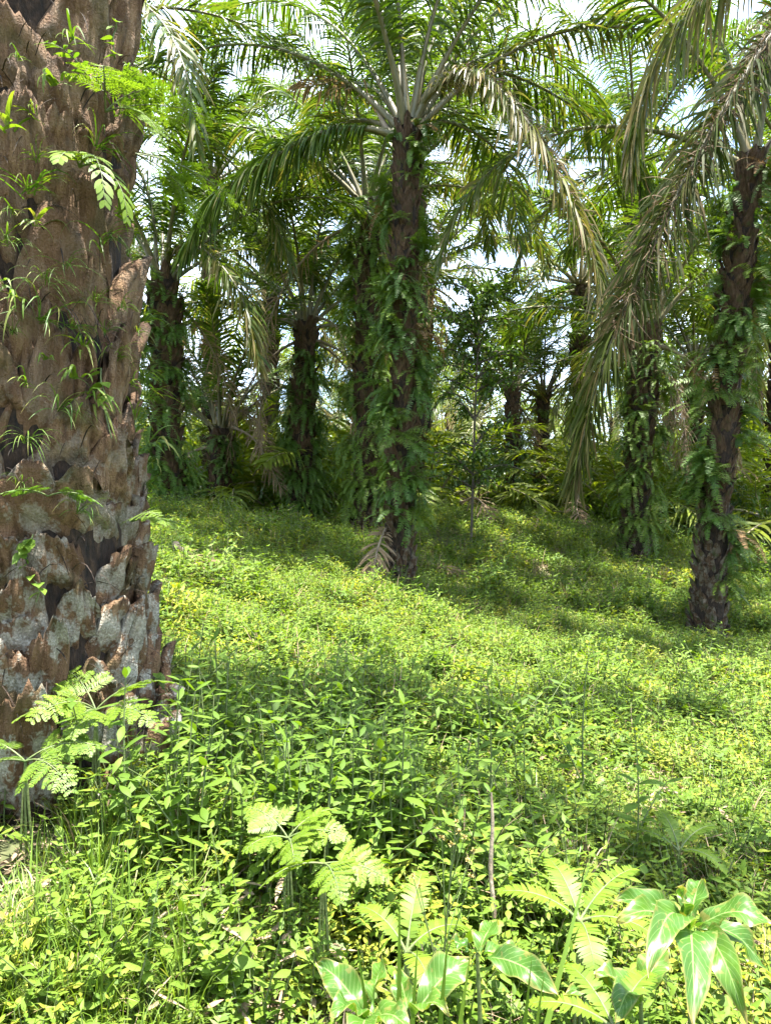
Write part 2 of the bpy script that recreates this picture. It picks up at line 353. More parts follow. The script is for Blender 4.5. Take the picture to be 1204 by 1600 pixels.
# ------------------------------------------------------------------ trunks
def boot(mb, th, z, R0, w, h, lean, nu=9, nv=9, seed=0, rough=1.0, ax=(0, 0), tint=None, thick=.04):
    """one old leaf base: a convex, tapering plate with a torn top, growing up and out of the trunk"""
    r = np.random.default_rng(seed); u = np.linspace(-1, 1, nu); v = np.linspace(0, 1, nv)
    ph = r.uniform(0, 6.28, 8); sk = r.normal(0, .16)
    jag = .92 + .07 * np.sin(u * 3.1 + ph[0]) + .03 * np.sin(u * 8.3 + ph[1]) + .015 * np.sin(u * 17 + ph[2]) + .018 * r.normal(0, 1, nu) * rough - .20 * np.abs(u - r.uniform(-.35, .35)) ** 1.8
    U, Vv = np.meshgrid(u, v); J = jag[None, :]
    zz = z + h * Vv * np.where(Vv > 0, J, 1)
    wid = w * .5 * (1.1 - .42 * Vv ** 1.5 + .05 * np.sin(Vv * 7 + ph[3]))
    out = R0 - .05 + (lean + .05) * Vv ** 1.1 + w * .20 * (1 - np.abs(U) ** 2) * np.clip(Vv * 2.6, 0, 1) * (1 - .35 * Vv)
    out = out + rough * (.010 * np.sin(U * 9 + ph[4] + Vv * 2) + .007 * np.sin(U * 21 + ph[5]) + .010 * np.sin(Vv * 11 + U * 4 + ph[6]))
    out = out - .03 * (np.abs(U) > .97)
    off = U * wid + sk * h * Vv * .5
    ct, st = math.cos(th), math.sin(th)
    def xyz(o, f, z_): return np.stack([ax[0] + o * ct - f * st, ax[1] + o * st + f * ct, z_], -1)
    A = xyz(out, off, zz); B = xyz(out - thick * (1.2 - .5 * Vv), off * .94, zz - .012)
    V = np.concatenate([A.reshape(-1, 3), B.reshape(-1, 3)]); n = nu * nv
    i = (np.arange(nv - 1)[:, None] * nu + np.arange(nu - 1)[None]).ravel()
    F = [np.stack([i, i + 1, i + 1 + nu, i + nu], 1), np.stack([i + n, i + nu + n, i + nu + 1 + n, i + 1 + n], 1)]
    k = np.arange(nv - 1) * nu
    F.append(np.stack([k, k + nu, k + nu + n, k + n], 1)); k = k + nu - 1; F.append(np.stack([k, k + n, k + n + nu, k + nu], 1))
    tpl = (nv - 1) * nu + np.arange(nu - 1); F.append(np.stack([tpl, tpl + 1, tpl + 1 + n, tpl + n], 1))
    al = np.concatenate([(Vv * .9 + .02).ravel(), np.full(n, 1.0)])
    mb.add(V, np.concatenate(F), r.random() if tint is None else tint, 0., al, np.concatenate([U.ravel(), U.ravel()]))
def trunk_axis(H, lean, n=20):
    z = np.linspace(0, H, n); s = z / H
    return np.stack([lean[0] * s ** 1.3, lean[1] * s ** 1.3, z], 1)
def trunk_mesh(H, r, lean, seed, nb=9, bh=.42, nu=6, nv=5, flare=.25):
    """core column plus a spiral of torn leaf bases (all one mesh)"""
    r_ = np.random.default_rng(seed); mb = MB(); ax = trunk_axis(H, lean)
    zz = ax[:, 2]; rr = r * (1 + flare * np.exp(-zz / .45)) * (1 + .06 * np.sin(zz * 1.7 + seed)); rr[-1] *= .8
    base = ax.copy(); base[0, 2] = -.3
    tube(mb, base, rr * .93, 12, mat=1)
    dz = bh * .62 / nb; n = int((H - .1) / dz); w = 2 * math.pi * r / nb * 1.35
    for i in range(n):
        z = -.12 + i * dz + r_.normal(0, .03); th = i * 2.39996 + r_.normal(0, .1); zc = max(z, 0)
        x = np.interp(zc, zz, ax[:, 0]); y = np.interp(zc, zz, ax[:, 1]); ro = np.interp(zc, zz, rr)
        if r_.random() < .12: continue
        boot(mb, th, z, ro * .95, w * r_.uniform(.75, 1.1), bh * r_.uniform(.75, 1.2), r * r_.uniform(.12, .42), nu, nv, seed * 1000 + i, 1.0, (x, y), thick=.03)
    return mb

# ------------------------------------------------------------------ palm crowns
def crown_specs(n, seed, L=6.0, low=10, high=84, avoid=None, az0=0.):
    r_ = random.Random(seed); o = []
    for i in range(n):
        f = i / (n - 1); az = az0 + i * 2.39996 + r_.gauss(0, .15); e0 = high + (low - high) * f ** .9 + r_.gauss(0, 5)
        if avoid and e0 < avoid[1] and abs((az - avoid[0] + math.pi) % (2 * math.pi) - math.pi) < avoid[2]: continue
        o.append(dict(az=az, e0=e0, Dr=55 + 55 * f + r_.gauss(0, 8), L=L * (.78 + .3 * min(1, f * 2.2)) * r_.uniform(.93, 1.07), p=r_.uniform(1.15, 1.6), dry=max(0, f - .55) * .7 + r_.uniform(0, .12), sway=r_.gauss(0, .18)))
    return o
def add_frond(palm, spine, name='frond', dead=False, label=None, mat_='palm', **k):
    mb, rb = frond(spine, **k)
    f = kid(palm, mb.obj(name, 'dead' if dead else mat_, palm))
    kid(f, rb.obj('rachis', 'dead_rachis' if dead else 'petiole', f))
    if label: f['label'] = label
    return f
def near_palm(label, x, y, H, r, lean=(0, 0), nfr=26, seed=1, L=6.0, N=95, avoid=None, high=84, low=8, trunk=True, dead=2, g=1.5, Lf=.95, zoff=-.05, nb=9):
    z0 = gz(x, y) + zoff; palm = empty('oil_palm', (x, y, z0)); tag(palm, label, 'palm tree', 'oil palms of the plantation')
    if trunk:
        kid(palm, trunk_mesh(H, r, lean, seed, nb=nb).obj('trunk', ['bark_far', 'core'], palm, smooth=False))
    top = np.array((lean[0], lean[1], H)); r_ = random.Random(seed)
    for s in crown_specs(nfr, seed, L, low, high, avoid, seed * 1.7):
        st = top + np.array((math.cos(s['az']), math.sin(s['az']), 0)) * r * .5 + np.array((0, 0, -.35 + .5 * max(0, s['e0']) / 90))
        add_frond(palm, arc(s['az'], s['e0'], s['Dr'], s['L'], s['p'], start=st, sway=s['sway']), N=int(N * 1.6), Lf=Lf * .88, W=.038, g=g * .85, dry=s['dry'], pet=.17, r0=.055)
    for i in range(dead):
        az = r_.uniform(0, 6.28)
        if avoid and abs((az - avoid[0] + math.pi) % (2 * math.pi) - math.pi) < avoid[2]: az += math.pi
        st = top + np.array((math.cos(az), math.sin(az), 0)) * r * .7 + np.array((0, 0, -.5))
        add_frond(palm, arc(az, -5 + r_.uniform(-15, 10), 78, L * .7, .7, start=st), name='dead_frond', dead=True, N=60, Lf=.7, W=.03, g=1.8, dry=.6, pet=.2, r0=.045, gap=.25, K=4)
    return palm
CAMDIR = -math.pi / 2
def P_(px, d): return (px - 602) / FPX * d

# palm 1: the big trunk close on the left
HX, HY = -1.63, 3.35; HZ = gz(HX, HY) - .05
hero = empty('oil_palm', (HX, HY, HZ)); tag(hero, 'massive scaly palm trunk filling the left edge with pale lichen on its leaf bases', 'palm tree', 'oil palms of the plantation')
HR = .45
tm = MB(); zz = np.linspace(-.4, 6.9, 30)
def hr(z): return HR * (1 + .42 * np.exp(-np.maximum(z, 0) / .4)) * (1 + .03 * np.sin(z * 2.1))
tube(tm, np.stack([0 * zz, 0 * zz, zz], 1), hr(zz) * .93, 40, mat=1)
nb = 10; dzb = .0205; i = 0; parts = []
rb_ = np.random.default_rng(11)
while True:
    z = -.25 + i * dzb
    if z > 6.6: break
    th = i * 2.39996 + rb_.normal(0, .07); facing = math.cos(th - math.atan2(-HY, -HX)) > -.25
    h = rb_.uniform(.30, .62); wd = rb_.uniform(.20, .36); lean = rb_.uniform(.0, .065) if rb_.random() < .92 else rb_.uniform(.07, .11); z += rb_.normal(0, .06)
    if facing and i % 6 != 5 and .0 < z + HZ - .0 < 3.9 and len(parts) < 99:
        b = MB(); boot(b, th, z, float(hr(z)) * .95, wd, h, lean, 19, 23, i, 1.0, thick=.045); parts.append(b)
    else:
        boot(tm, th, z, float(hr(z)) * .95, wd, h, lean, 9, 9, i)
    i += 1
for q in range(110):
    zl = rb_.uniform(-.25, 1.3); boot(tm, rb_.uniform(0, 6.283), zl, float(hr(zl)) * .93, rb_.uniform(.14, .26), rb_.uniform(.25, .45), rb_.uniform(.0, .05), 11, 11, 5000 + q, 1.0, thick=.04)
nfb = 900; tf = rb_.uniform(0, 6.28, nfb); zf = rb_.uniform(0, 5, nfb); rf = hr(zf) * rb_.uniform(1.0, 1.14, nfb)
blades(tm, np.stack([np.cos(tf) * rf, np.sin(tf) * rf, zf], 1), np.stack([np.cos(tf) * .5 + rb_.normal(0, .5, nfb), np.sin(tf) * .5 + rb_.normal(0, .5, nfb), rb_.normal(.1, .9, nfb)], 1), np.stack([-np.sin(tf), np.cos(tf), 0 * tf], 1), rb_.uniform(.06, .30, nfb), rb_.uniform(.002, .007, nfb), 1.6, 5, 'grass', mat=1)
ht = kid(hero, tm.obj('trunk', ['bark', 'core'], hero, smooth=True))
for b in parts: b.obj('leaf_base', 'bark', ht, smooth=True)
for s in crown_specs(24, 3, 5.6, 12, 82, None, .6):
    st = (math.cos(s['az']) * .25, math.sin(s['az']) * .25, 6.4)
    if abs((s['az'] - CAMDIR + math.pi) % (2 * math.pi) - math.pi) < 1.25: continue
    if math.sin(s['az']) > .45: continue
    add_frond(hero, arc(s['az'], s['e0'], s['Dr'], s['L'], s['p'], start=st, sway=s['sway']), N=105, Lf=.95, W=.05, g=1.6, dry=s['dry'], pet=.17, r0=.055)

# palm 2: the central palm
P2 = near_palm('tall palm in the centre with ferns up its trunk and upright pale leaf stalks', P_(625, 12), 12, 7.6, .195, (.12, 0), 23, 5, 6.2, 95, (CAMDIR, 62, 1.0), 86, 36, dead=0, g=1.7)
o2 = np.array(P2.location)
HANG = {}
def custom(palm, pts, **k):
    if 'label' in k and 'left' not in k['label']: HANG[palm.name] = pts
    o = np.array(palm.location); return add_frond(palm, spline(pts) - o, **k)
custom(P2, [at(640, 205, 12), at(668, 150, 11.8), at(735, 112, 10.8), at(815, 180, 10.2), at(885, 300, 9.9), at(938, 440, 9.8), at(938, 550, 9.8)], N=270, Lf=.80, W=.032, g=2.1, gp=.8, dry=.48, pet=.12, r0=.06, label='arching frond with painted-in sun highlights hanging to the right')  # pale dry tint paints in the sun's highlights on these leaflets
custom(P2, [at(615, 210, 12), at(565, 200, 12), at(500, 208, 11.9), at(420, 250, 11.8), at(340, 310, 11.6), at(285, 400, 11.5)], N=250, Lf=.95, W=.036, g=2.6, gp=.7, dry=.08, pet=.1, r0=.06, label='dark frond arching to the left')
custom(P2, [at(605, 205, 12.1), at(575, 150, 12.4), at(520, 130, 12.8), at(460, 140, 13.2)], N=55, Lf=.6, W=.035, g=1.6, dry=.7, pet=.25, r0=.045, gap=.2, name='dead_frond', dead=True)
custom(P2, [at(655, 205, 12), at(700, 190, 12.6), at(770, 230, 13.5), at(800, 300, 14), at(810, 380, 14.3)], N=80, Lf=.9, W=.04, g=2.2, dry=.2, pet=.1, r0=.05)
custom(P2, [at(640, 200, 12), at(690, 120, 12.5), at(790, 115, 13), at(900, 170, 13.5), at(985, 250, 13.8), at(1020, 330, 14)], N=190, Lf=1.05, W=.04, g=2.8, gp=.8, dry=.15, pet=.15, r0=.055)
# palm 3: mid left
P3 = near_palm('mid-distance palm left of centre, trunk shaggy with dark ferns', P_(470, 19), 19, 5.7, .27, (.15, 0), 18, 9, 5.4, 90, (CAMDIR, 55, 1.25), 84, 22, dead=3, g=1.8)
# palm 4: just right of the big trunk
P4 = near_palm('dark palm half hidden behind the big left trunk', P_(262, 16), 16, 5.2, .30, (-.1, 0), 15, 13, 5.0, 80, (CAMDIR, 55, 1.2), 84, 25, dead=2, g=1.8)
custom(P4, [at(255, 425, 16), at(280, 385, 15.6), at(325, 395, 15.2), at(375, 460, 14.9), at(405, 570, 14.8)], N=140, Lf=.95, W=.05, g=1.9, dry=.4, pet=.08, r0=.055, label='pale glossy frond arching down to the right')
# palm 5: short one
P5 = near_palm('short thick palm with thin upright stalks, behind the sunny bank', P_(345, 20), 20, 2.6, .28, (0, 0), 15, 17, 4.4, 70, (CAMDIR, 55, 1.3), 84, 25, dead=1, g=1.2)
P6 = near_palm('slim distant palm trunk right of centre, left one of a close pair', P_(800, 27), 27, 4.9, .25, (0, .0), 20, 21, 5.0, 70, (CAMDIR, 50, 1.1), 84, 20, dead=3)
P7 = near_palm('slim distant palm trunk right of centre, right one of a close pair', P_(842, 30), 30, 5.2, .24, (.2, .0), 18, 23, 5.0, 70, (CAMDIR, 50, 1.1), 84, 20, dead=3)
P8 = near_palm('fern-covered palm trunk behind the tip of the big hanging frond', P_(990, 17), 17, 5.6, .26, (.35, .0), 15, 27, 5.2, 80, (CAMDIR, 50, 1.2), 84, 22, dead=3, g=1.8)
P9 = near_palm('leaning palm at the right edge with ferns hanging down its trunk', P_(1105, 11.5), 11.5, 7.7, .205, (.75, .1), 10, 31, 5.8, 90, (CAMDIR, 45, 1.2), 86, 20, dead=1, g=1.7)
P10 = near_palm('dark palm trunk behind the leaning right palm', P_(1085, 22), 22, 5.4, .25, (0, 0), 18, 37, 5.0, 70, (CAMDIR, 50, 1.1), 84, 20, dead=3)
for palm, pts in ((P3, [at(485, 492, 19), at(528, 515, 18.8), at(550, 610, 18.6), at(553, 730, 18.5)]), (P3, [at(455, 492, 19), at(425, 520, 18.6), at(408, 610, 18.3), at(405, 700, 18.2)]),
                  (P5, [at(350, 650, 20), at(372, 640, 19.8), at(405, 665, 19.5), at(440, 730, 19.3)]), (P5, [at(345, 650, 20), at(340, 600, 20.3), at(345, 555, 20.6)]), (P6, [at(798, 622, 27), at(770, 560, 26.6), at(730, 560, 26.2), at(700, 620, 26)]),
                  (P7, [at(845, 632, 30), at(872, 600, 29.6), at(890, 660, 29.3), at(893, 760, 29.2)]), (P8, [at(992, 600, 17), at(1040, 580, 16.6), at(1066, 650, 16.4), at(1072, 740, 16.3)]), (P10, [at(1085, 560, 22), at(1060, 560, 21.6), at(1045, 640, 21.4), at(1042, 720, 21.3)])):
    custom(palm, pts, name='dead_frond', dead=True, N=80, Lf=.6, W=.028, g=1.6, dry=.5, pet=.15, r0=.04, gap=.15, K=4)
# palm 12: stands just outside the frame on the right, its old frond hangs into view
P12 = near_palm('palm beyond the right edge whose old frond hangs down into view', 6.6, 8.6, 7.9, .33, (0, 0), 9, 41, 5.4, 80, (math.pi * .9, 60, 1.3), 84, 25, dead=0, g=1.7)
custom(P12, [at(1480, -190, 8.6), at(1360, -150, 8.5), at(1235, 10, 8.3), at(1125, 180, 8.1), at(1035, 350, 7.9), at(968, 500, 7.8), at(920, 640, 7.7), at(895, 760, 7.7)], mat_='palm_old_shaded', N=420, Lf=.82, W=.028, g=1.9, gp=1.0, dry=.25, dryvar=.25, pet=.2, r0=.075, plume=.75, a0=62, a1=26, label='long old frond with browned leaflets hanging down')
custom(P12, [at(1470, -190, 8.7), at(1300, -200, 9), at(1150, -60, 9.4), at(1050, 60, 9.7), at(1000, 170, 9.8), at(985, 270, 9.8)], N=190, Lf=1.0, W=.038, g=2.6, gp=.7, dry=.45, pet=.2, r0=.05, plume=.5)

def dry_wisps(fr, pts, palm, n, L=(.2, .6)):
    o = np.array(palm.location); q = resample(spline(pts) - o, 60)[0]; k = rng.integers(8, 48, n); t = nrm(np.gradient(q, axis=0))[k]; mb = MB()
    D = t * .7 + rng.normal(0, .75, (n, 3)); S = np.cross(D, rng.normal(0, 1, (n, 3)))
    blades(mb, q[k] + rng.normal(0, .03, (n, 3)), D, nrm(S), rng.uniform(*L, n), rng.uniform(.006, .013, n), rng.uniform(.5, 3.5, n), 8, 'grass', 2, dry=.7, curl=.9)
    kid(fr, mb.obj('dry_leaflets', 'old_wisp', fr))
for palm in (P2, P12):
    for fr in KIDS[palm]:
        if fr.get('label') and 'left' not in fr['label']: dry_wisps(fr, HANG[palm.name], palm, 1000 if palm is P12 else 420)
# palms outside the frame that shade the place (left, right, behind)
lib_trunks = [trunk_mesh(h, .32, (rnd.gauss(0, .2), rnd.gauss(0, .2)), 50 + i, nu=5, nv=4) for i, h in enumerate((6.2, 7.6, 9.0))]
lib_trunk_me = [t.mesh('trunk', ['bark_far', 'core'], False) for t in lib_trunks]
lib_H = (6.2, 7.6, 9.0)
def crown_mesh(seed, H, N=54, nfr=24, L=5.6):
    lv, rb = MB(), MB()
    for s in crown_specs(nfr, seed, L, 8, 84):
        st = (math.cos(s['az']) * .2, math.sin(s['az']) * .2, H - .2 + .3 * max(0, s['e0']) / 90)
        frond(arc(s['az'], s['e0'], s['Dr'], s['L'], s['p'], start=st, sway=s['sway']), N=N, Lf=.95, W=.075, g=1.6, dry=s['dry'], pet=.17, r0=.06, K=3, sides=4, both=(lv, rb))
    for i in range(4):
        az = i * 1.7 + seed; frond(arc(az, -10, 70, 3.6, .7, start=(math.cos(az) * .3, math.sin(az) * .3, H - .4)), N=34, Lf=.75, W=.06, g=1.8, dry=1.0, pet=.2, r0=.05, K=3, sides=4, both=(lv, rb))
    mb = MB(); mb.join(lv); mb.join(rb, 1); return mb.mesh('crown', ['palm_far_lit', 'rachis'])
lib_crowns = [[crown_mesh(60 + i * 7 + v, h) for v in range(2)] for i, h in enumerate(lib_H)]
def far_palm(x, y, label, group, k=None, s=1.0):
    k = rnd.randrange(3) if k is None else k
    e = empty('oil_palm', (x, y, gz(x, y) - .1), rnd.uniform(0, 6.28)); e.scale = (s, s, s); tag(e, label, 'palm tree', group)
    for nme, md in (('trunk', lib_trunk_me[k]), ('crown', lib_crowns[k][rnd.randrange(2)])):
        o = bpy.data.objects.new(nme, md); COL.objects.link(o); o.parent = e
    return e
named = [(-1.56, 3.35), (.24, 12), (-2.17, 19), (-4.67, 16), (-4.45, 20), (4.6, 27), (6.2, 30), (5.7, 17), (5., 11.5), (9.2, 22), (6.6, 8.6)]
P13 = near_palm('palm beyond the left edge whose fronds cross the top left of the view', -7.4, 12.8, 8.0, .3, (.3, 0), 24, 61, 6.6, 90, (CAMDIR, 40, .9), 84, 15, dead=2, g=1.8)
P14 = near_palm('palm beyond the right edge whose fronds cross the top right of the view', 9.2, 15.5, 8.4, .3, (-.3, 0), 17, 67, 6.6, 90, (CAMDIR, 40, .9), 84, 15, dead=2, g=1.8)
for x, y in [(-8.6, 6.5), (-6.5, -5.5), (6, -7.5), (-13, 20), (15, 8)]:
    far_palm(x, y, 'palm standing outside the photograph beside the camera', 'palms around the camera')
P11 = near_palm('fern-shrouded palm close behind the tall central palm, on its left', P_(573, 16.5), 16.5, 7.6, .24, (0, 0), 16, 53, 5.4, 80, (CAMDIR, 60, 1.3), 84, 40, dead=2, g=1.8)
named += [(P_(573, 16.5), 16.5), (-7.4, 12.8), (9.2, 15.5)]
for i, (px, d, H) in enumerate(((603, 25, 11.5), (650, 21.5, 10.8), (992, 21, 11.0), (330, 24, 11.0))):
    near_palm(('very tall palm deep behind the central trunk', 'very tall palm whose crown shows behind the central crown', 'very tall palm whose crown shows above the big hanging frond', 'very tall palm whose crown shows beside the big left trunk')[i], P_(px, d), d, H, .25, (0, 0), 20, 70 + i, 6.2, 70, (CAMDIR, 40, .5), 84, 25, dead=2, g=1.8)
    named.append((P_(px, d), d))
for px, d in ((1215, 23), (1180, 31), (655, 28), (420, 30), (905, 29), (560, 36), (1010, 33)):
    x = P_(px, d); named.append((x, d)); far_palm(x, d, 'tall oil palm rising behind the nearer trunks', 'tall palms behind the nearer trunks', 2, rnd.uniform(.95, 1.15))
cnt = 0; row = 0; yy = 35.0
while yy < 84:
    hw = .56 * yy + 7; xx = -hw + (row % 2) * 4.2
    while xx < hw:
        x = xx + rnd.gauss(0, 1.0); y = yy + rnd.gauss(0, 1.0)
        if all(math.hypot(x - a, y - b) > 4.5 for a, b in named): far_palm(x, y, 'distant oil palm in the green depths of the plantation', 'distant oil palms between the trunks', s=rnd.uniform(.85, 1.1)); cnt += 1
        xx += 11.5
    yy += 11; row += 1
# young stemless palms
SHOWN = [(470, 19), (345, 20), (800, 27), (842, 30), (990, 17), (1085, 22)]
def hides(x, d, s): return any(d < d0 and abs(602 + x / d * FPX - p0) < 30 + 900 * s / d for p0, d0 in SHOWN)
def young_mesh(seed):
    lv, rb = MB(), MB()
    for s in crown_specs(15, seed, 3.4, 20, 84):
        frond(arc(s['az'], s['e0'], s['Dr'], s['L'], s['p'], start=(0, 0, .1)), N=42, Lf=.6, W=.055, g=1.0, dry=s['dry'] * .6, pet=.2, r0=.04, K=3, sides=4, both=(lv, rb))
    mb = MB(); mb.join(lv); mb.join(rb, 1); return mb.mesh('young_palm', ['palm_young_lit', 'rachis'])
yl = [young_mesh(90 + i) for i in range(3)]
for i in range(120):
    d = rnd.uniform(20, 46); x = rnd.uniform(-.58, .58) * d; 
    if any(math.hypot(x - a, d - b) < 1.6 for a, b in named) or hides(x, d, 1.6): continue
    o = bpy.data.objects.new('young_palm', yl[i % 3]); COL.objects.link(o); o.location = (x, d, gz(x, d) - .05); o.rotation_euler = (0, 0, rnd.uniform(0, 6.28)); s = rnd.uniform(.8, 1.75); o.scale = (s, s, s)
    tag(o, 'young stemless palm between the far trunks', 'young palm', 'young palms between the far trunks')

# ------------------------------------------------------------------ ferns
def sword_clump(seed, n=9, L=.65, wide=1.35, e=(-15, 50), Dr=(60, 110), Lf=.075, flat=False):
    r_ = random.Random(seed); out = []
    for i in range(n):
        az = r_.uniform(-wide, wide) if not flat else i * 2.4
        sp = arc(az, r_.uniform(*e), r_.uniform(*Dr), L * r_.uniform(.6, 1.15), 1.0, 16, sway=r_.gauss(0, .3))
        out.append(frond(sp, N=24, Lf=Lf, W=.015, g=.4, pet=.12, r0=.005, plume=.05, K=2, pr='pinna', a0=82, a1=62, lmin=.75, sides=4, dryvar=.06, dry=.02, tintv=r_.random()))
    return out
def lacy_frond(sp, np_=11, sub=11, L=.2, w=.0075, r0=.004, g=.15, tintv=None):
    """twice-divided triangular fern leaf"""
    mb, rb = MB(), MB(); q, Lt = resample(sp, 40); t = nrm(np.gradient(q, axis=0)); h = q[-1] - q[0]; side = nrm(np.array((-h[1], h[0], 0.))[None])[0]; side = nrm((side + np.array((0, 0, rng.normal(0, .35))))[None])[0]
    tube(rb, q[::2], np.linspace(r0, r0 * .2, 20), 4)
    for j in range(np_):
        f = .28 + .70 * j / (np_ - 1); k = int(f * 39)
        for sg in (-1, 1):
            ln = L * (1 - .86 * ((f - .28) / .72) ** .85); T = t[k]; sd = nrm((side - (T @ side) * T)[None])[0]
            d = nrm((T * (.5 + rng.normal(0, .12)) + sg * sd + rng.normal(0, .10, 3))[None])[0]; ln *= rng.uniform(.8, 1.08)
            sub_sp = q[k] + np.linspace(0, 1, 8)[:, None] * d * ln + np.array((0, 0, -1.)) * (np.linspace(0, 1, 8) ** 2 * ln * g)[:, None]
            frond(sub_sp, N=max(4, int(sub * 1.5 * ln / L) + 3), Lf=ln * .19 + .006, W=w, g=.4, pet=.08, r0=.0015, plume=.03, K=2, pr='tooth', a0=66, a1=40, lmin=.9, sides=3, both=(mb, rb), side=T, dry=.02, dryvar=.04, tintv=tintv)
    return mb, rb
def join_all(lst):
    lv = MB(); 
    for a, b in lst: lv.join(a)
    for a, b in lst: lv.join(b, 1)
    return lv
sword = [join_all(sword_clump(200 + i, 7 + i % 4, .62 + .15 * (i % 3))) for i in range(5)]
lacy = []
for i in range(3):
    r_ = random.Random(300 + i)
    lacy.append(join_all([lacy_frond(arc(r_.uniform(-1.2, 1.2), r_.uniform(0, 50), r_.uniform(50, 100), r_.uniform(.45, .7), 1, 16), L=.19) for _ in range(6)]))
fern_me = [f.mesh('fern', ['fern', 'stem']) for f in sword] + [f.mesh('fern', ['fern_pale', 'stem']) for f in lacy]
dead_fern = [f.mesh('fern', ['dead_fern', 'dead_rachis']) for f in sword[1:3]]
fern_pale = dead_fern[:1] + fern_me[:5] + [f.mesh('fern', ['fern_pale', 'stem']) for f in sword[:3]] + fern_me[5:] + fern_me[:2]
fern_mbs = sword + lacy
def trunk_point(px_, py_, z, H, r, lean, th):
    s = (max(z, 0) / H) ** 1.3; return np.array((px_ + lean[0] * s + math.cos(th) * r, py_ + lean[1] * s + math.sin(th) * r, z))
def ferns_on(palm, H, r, lean, n, label, group, zr=(1.2, 6.8), sc=(.7, 1.25), w_th=1.9, lib=None):
    bx, by, bz = palm.location
    for i in range(n):
        cl = rnd.randrange(9); th = CAMDIR + w_th * math.sin(cl * 2.3 + 1) + rnd.gauss(0, .5); z = min(zr[1], max(zr[0], zr[0] + (zr[1] - zr[0]) * (cl + .5 + rnd.gauss(0, .45)) / 9)); p = trunk_point(bx, by, z, H, r * 1.0, lean, th)
        o = bpy.data.objects.new('fern', rnd.choice(lib or fern_me)); COL.objects.link(o); o.location = (p[0], p[1], p[2] + bz)
        s = rnd.uniform(*sc); o.scale = (s, s, s); o.rotation_euler = (rnd.gauss(0, .25), rnd.gauss(0, .2), th); tag(o, label, 'fern', group)
ferns_on(P2, 7.6, .215, (.12, 0), 135, 'green fern hanging from the trunk of the tall central palm', 'ferns on the central palm', (1.2, 7.5), (.35, 1.05), 1.7, fern_pale)
ferns_on(P9, 7.7, .225, (.75, .1), 130, 'green fern hanging from the trunk of the leaning right palm', 'ferns on the leaning right palm', (.9, 7.5), (.36, 1.1), 1.7, fern_pale)
mbf = MB()
for palm, H, r, lean, n, zr in ((P3, 5.6, .3, (.15, 0), 115, (.3, 4.9)), (P11, 7.9, .32, (0, 0), 130, (.6, 7.6)), (P4, 5.1, .34, (-.1, 0), 100, (.5, 5)), (P5, 2.6, .32, (0, 0), 26, (.4, 2.4)), (P6, 4.8, .34, (0, 0), 45, (.4, 4.4)), (P7, 5., .33, (.2, 0), 45, (.4, 4.6)),
                            (P8, 5.4, .36, (.35, 0), 80, (.6, 5.2)), (P10, 5.2, .35, (0, 0), 70, (.5, 5.))):
    bx, by, bz = palm.location
    for i in range(n):
        th = CAMDIR + rnd.uniform(-2.4, 2.4); z = rnd.uniform(*zr); p = trunk_point(bx, by, z, H, r, lean, th); p[2] += bz
        c_, s_ = math.cos(th), math.sin(th); mbf.join(rnd.choice(fern_mbs[:5]), 2 if palm in (P11, P8, P10, P6, P7) and rnd.random() < .75 else 0, ((c_, -s_, 0), (s_, c_, 0), (0, 0, 1)), p, rnd.uniform(.55, 1.15))
tag(mbf.obj('trunk_ferns', ['fern', 'stem', 'fern_pale', 'stem']), 'dense ferns cloaking the more distant palm trunks', 'ferns', kind='stuff')

# ------------------------------------------------------------------ plants on the big left trunk
def on_hero(px, py, extra=.06):
    """point where the sight line through a photo pixel meets the big trunk"""
    d = np.array(((px - 602) / FPX, 1., -(py - 800) / FPX)); rr = HR + extra
    a = d[0] ** 2 + d[1] ** 2; b = -2 * (d[0] * HX + d[1] * HY); c = HX ** 2 + HY ** 2 - rr ** 2; q = b * b - 4 * a * c
    k = (-b - math.sqrt(max(q, 0))) / (2 * a); p = d * k + np.array((0, 0, EYE)); th = math.atan2(p[1] - HY, p[0] - HX); return p, th
def fern_thing(name, loc, rz, pieces, mat, label, cat='fern', group=None, tilt=(0, 0)):
    e = empty(name, loc, rz); e.rotation_euler = (tilt[0], tilt[1], rz); tag(e, label, cat, group)
    for a, b in pieces:
        f = kid(e, a.obj('frond', mat, e)); kid(f, b.obj('stalk', 'stem', f))
    return e
p, th = on_hero(165, 175)
fern_thing('fern', p, th, [lacy_frond(arc(a, e, dr, l, 1, 16), 13, 10, .17, g=.1) for a, e, dr, l in ((-.75, 25, 60, .42), (.1, 10, 90, .40), (.85, 30, 50, .5), (.5, 50, 60, .3))], 'fern_pale', 'pale lacy fern spreading from the upper part of the big left trunk')
p, th = on_hero(125, 260)
fern_thing('fern', p, th, [frond(arc(a, e, dr, l, .8, 16), N=12, Lf=.085, W=.022, g=.9, pet=.1, r0=.005, plume=.05, K=4, pr='lance', a0=58, a1=30, lmin=.8) for a, e, dr, l in ((-.2, 20, 105, .48), (.3, 10, 100, .4), (-.8, 25, 80, .25))], 'fern_yellow', 'yellow-green fern with broad leaflets drooping below the lacy fern')
p, th = on_hero(140, 125)
fern_thing('fern', p, th, [frond(arc(a, e, dr, l, .8, 16), N=9, Lf=.07, W=.02, g=.9, pet=.1, r0=.004, plume=.05, K=4, pr='lance', a0=60, a1=35, lmin=.8) for a, e, dr, l in ((-1.2, 35, 70, .3), (1.0, 40, 90, .36))], 'fern_pale', 'arching fern with short broad leaflets high on the big left trunk')
p, th = on_hero(212, 240)
fern_thing('fern', p, th + .4, [lacy_frond(arc(a, e, dr, l, 1, 16), 13, 9, .15, g=.1) for a, e, dr, l in ((.1, 5, 50, .55), (.5, -10, 50, .45), (-.3, -20, 50, .4))], 'fern_pale', 'airy fern reaching out past the right side of the big left trunk')
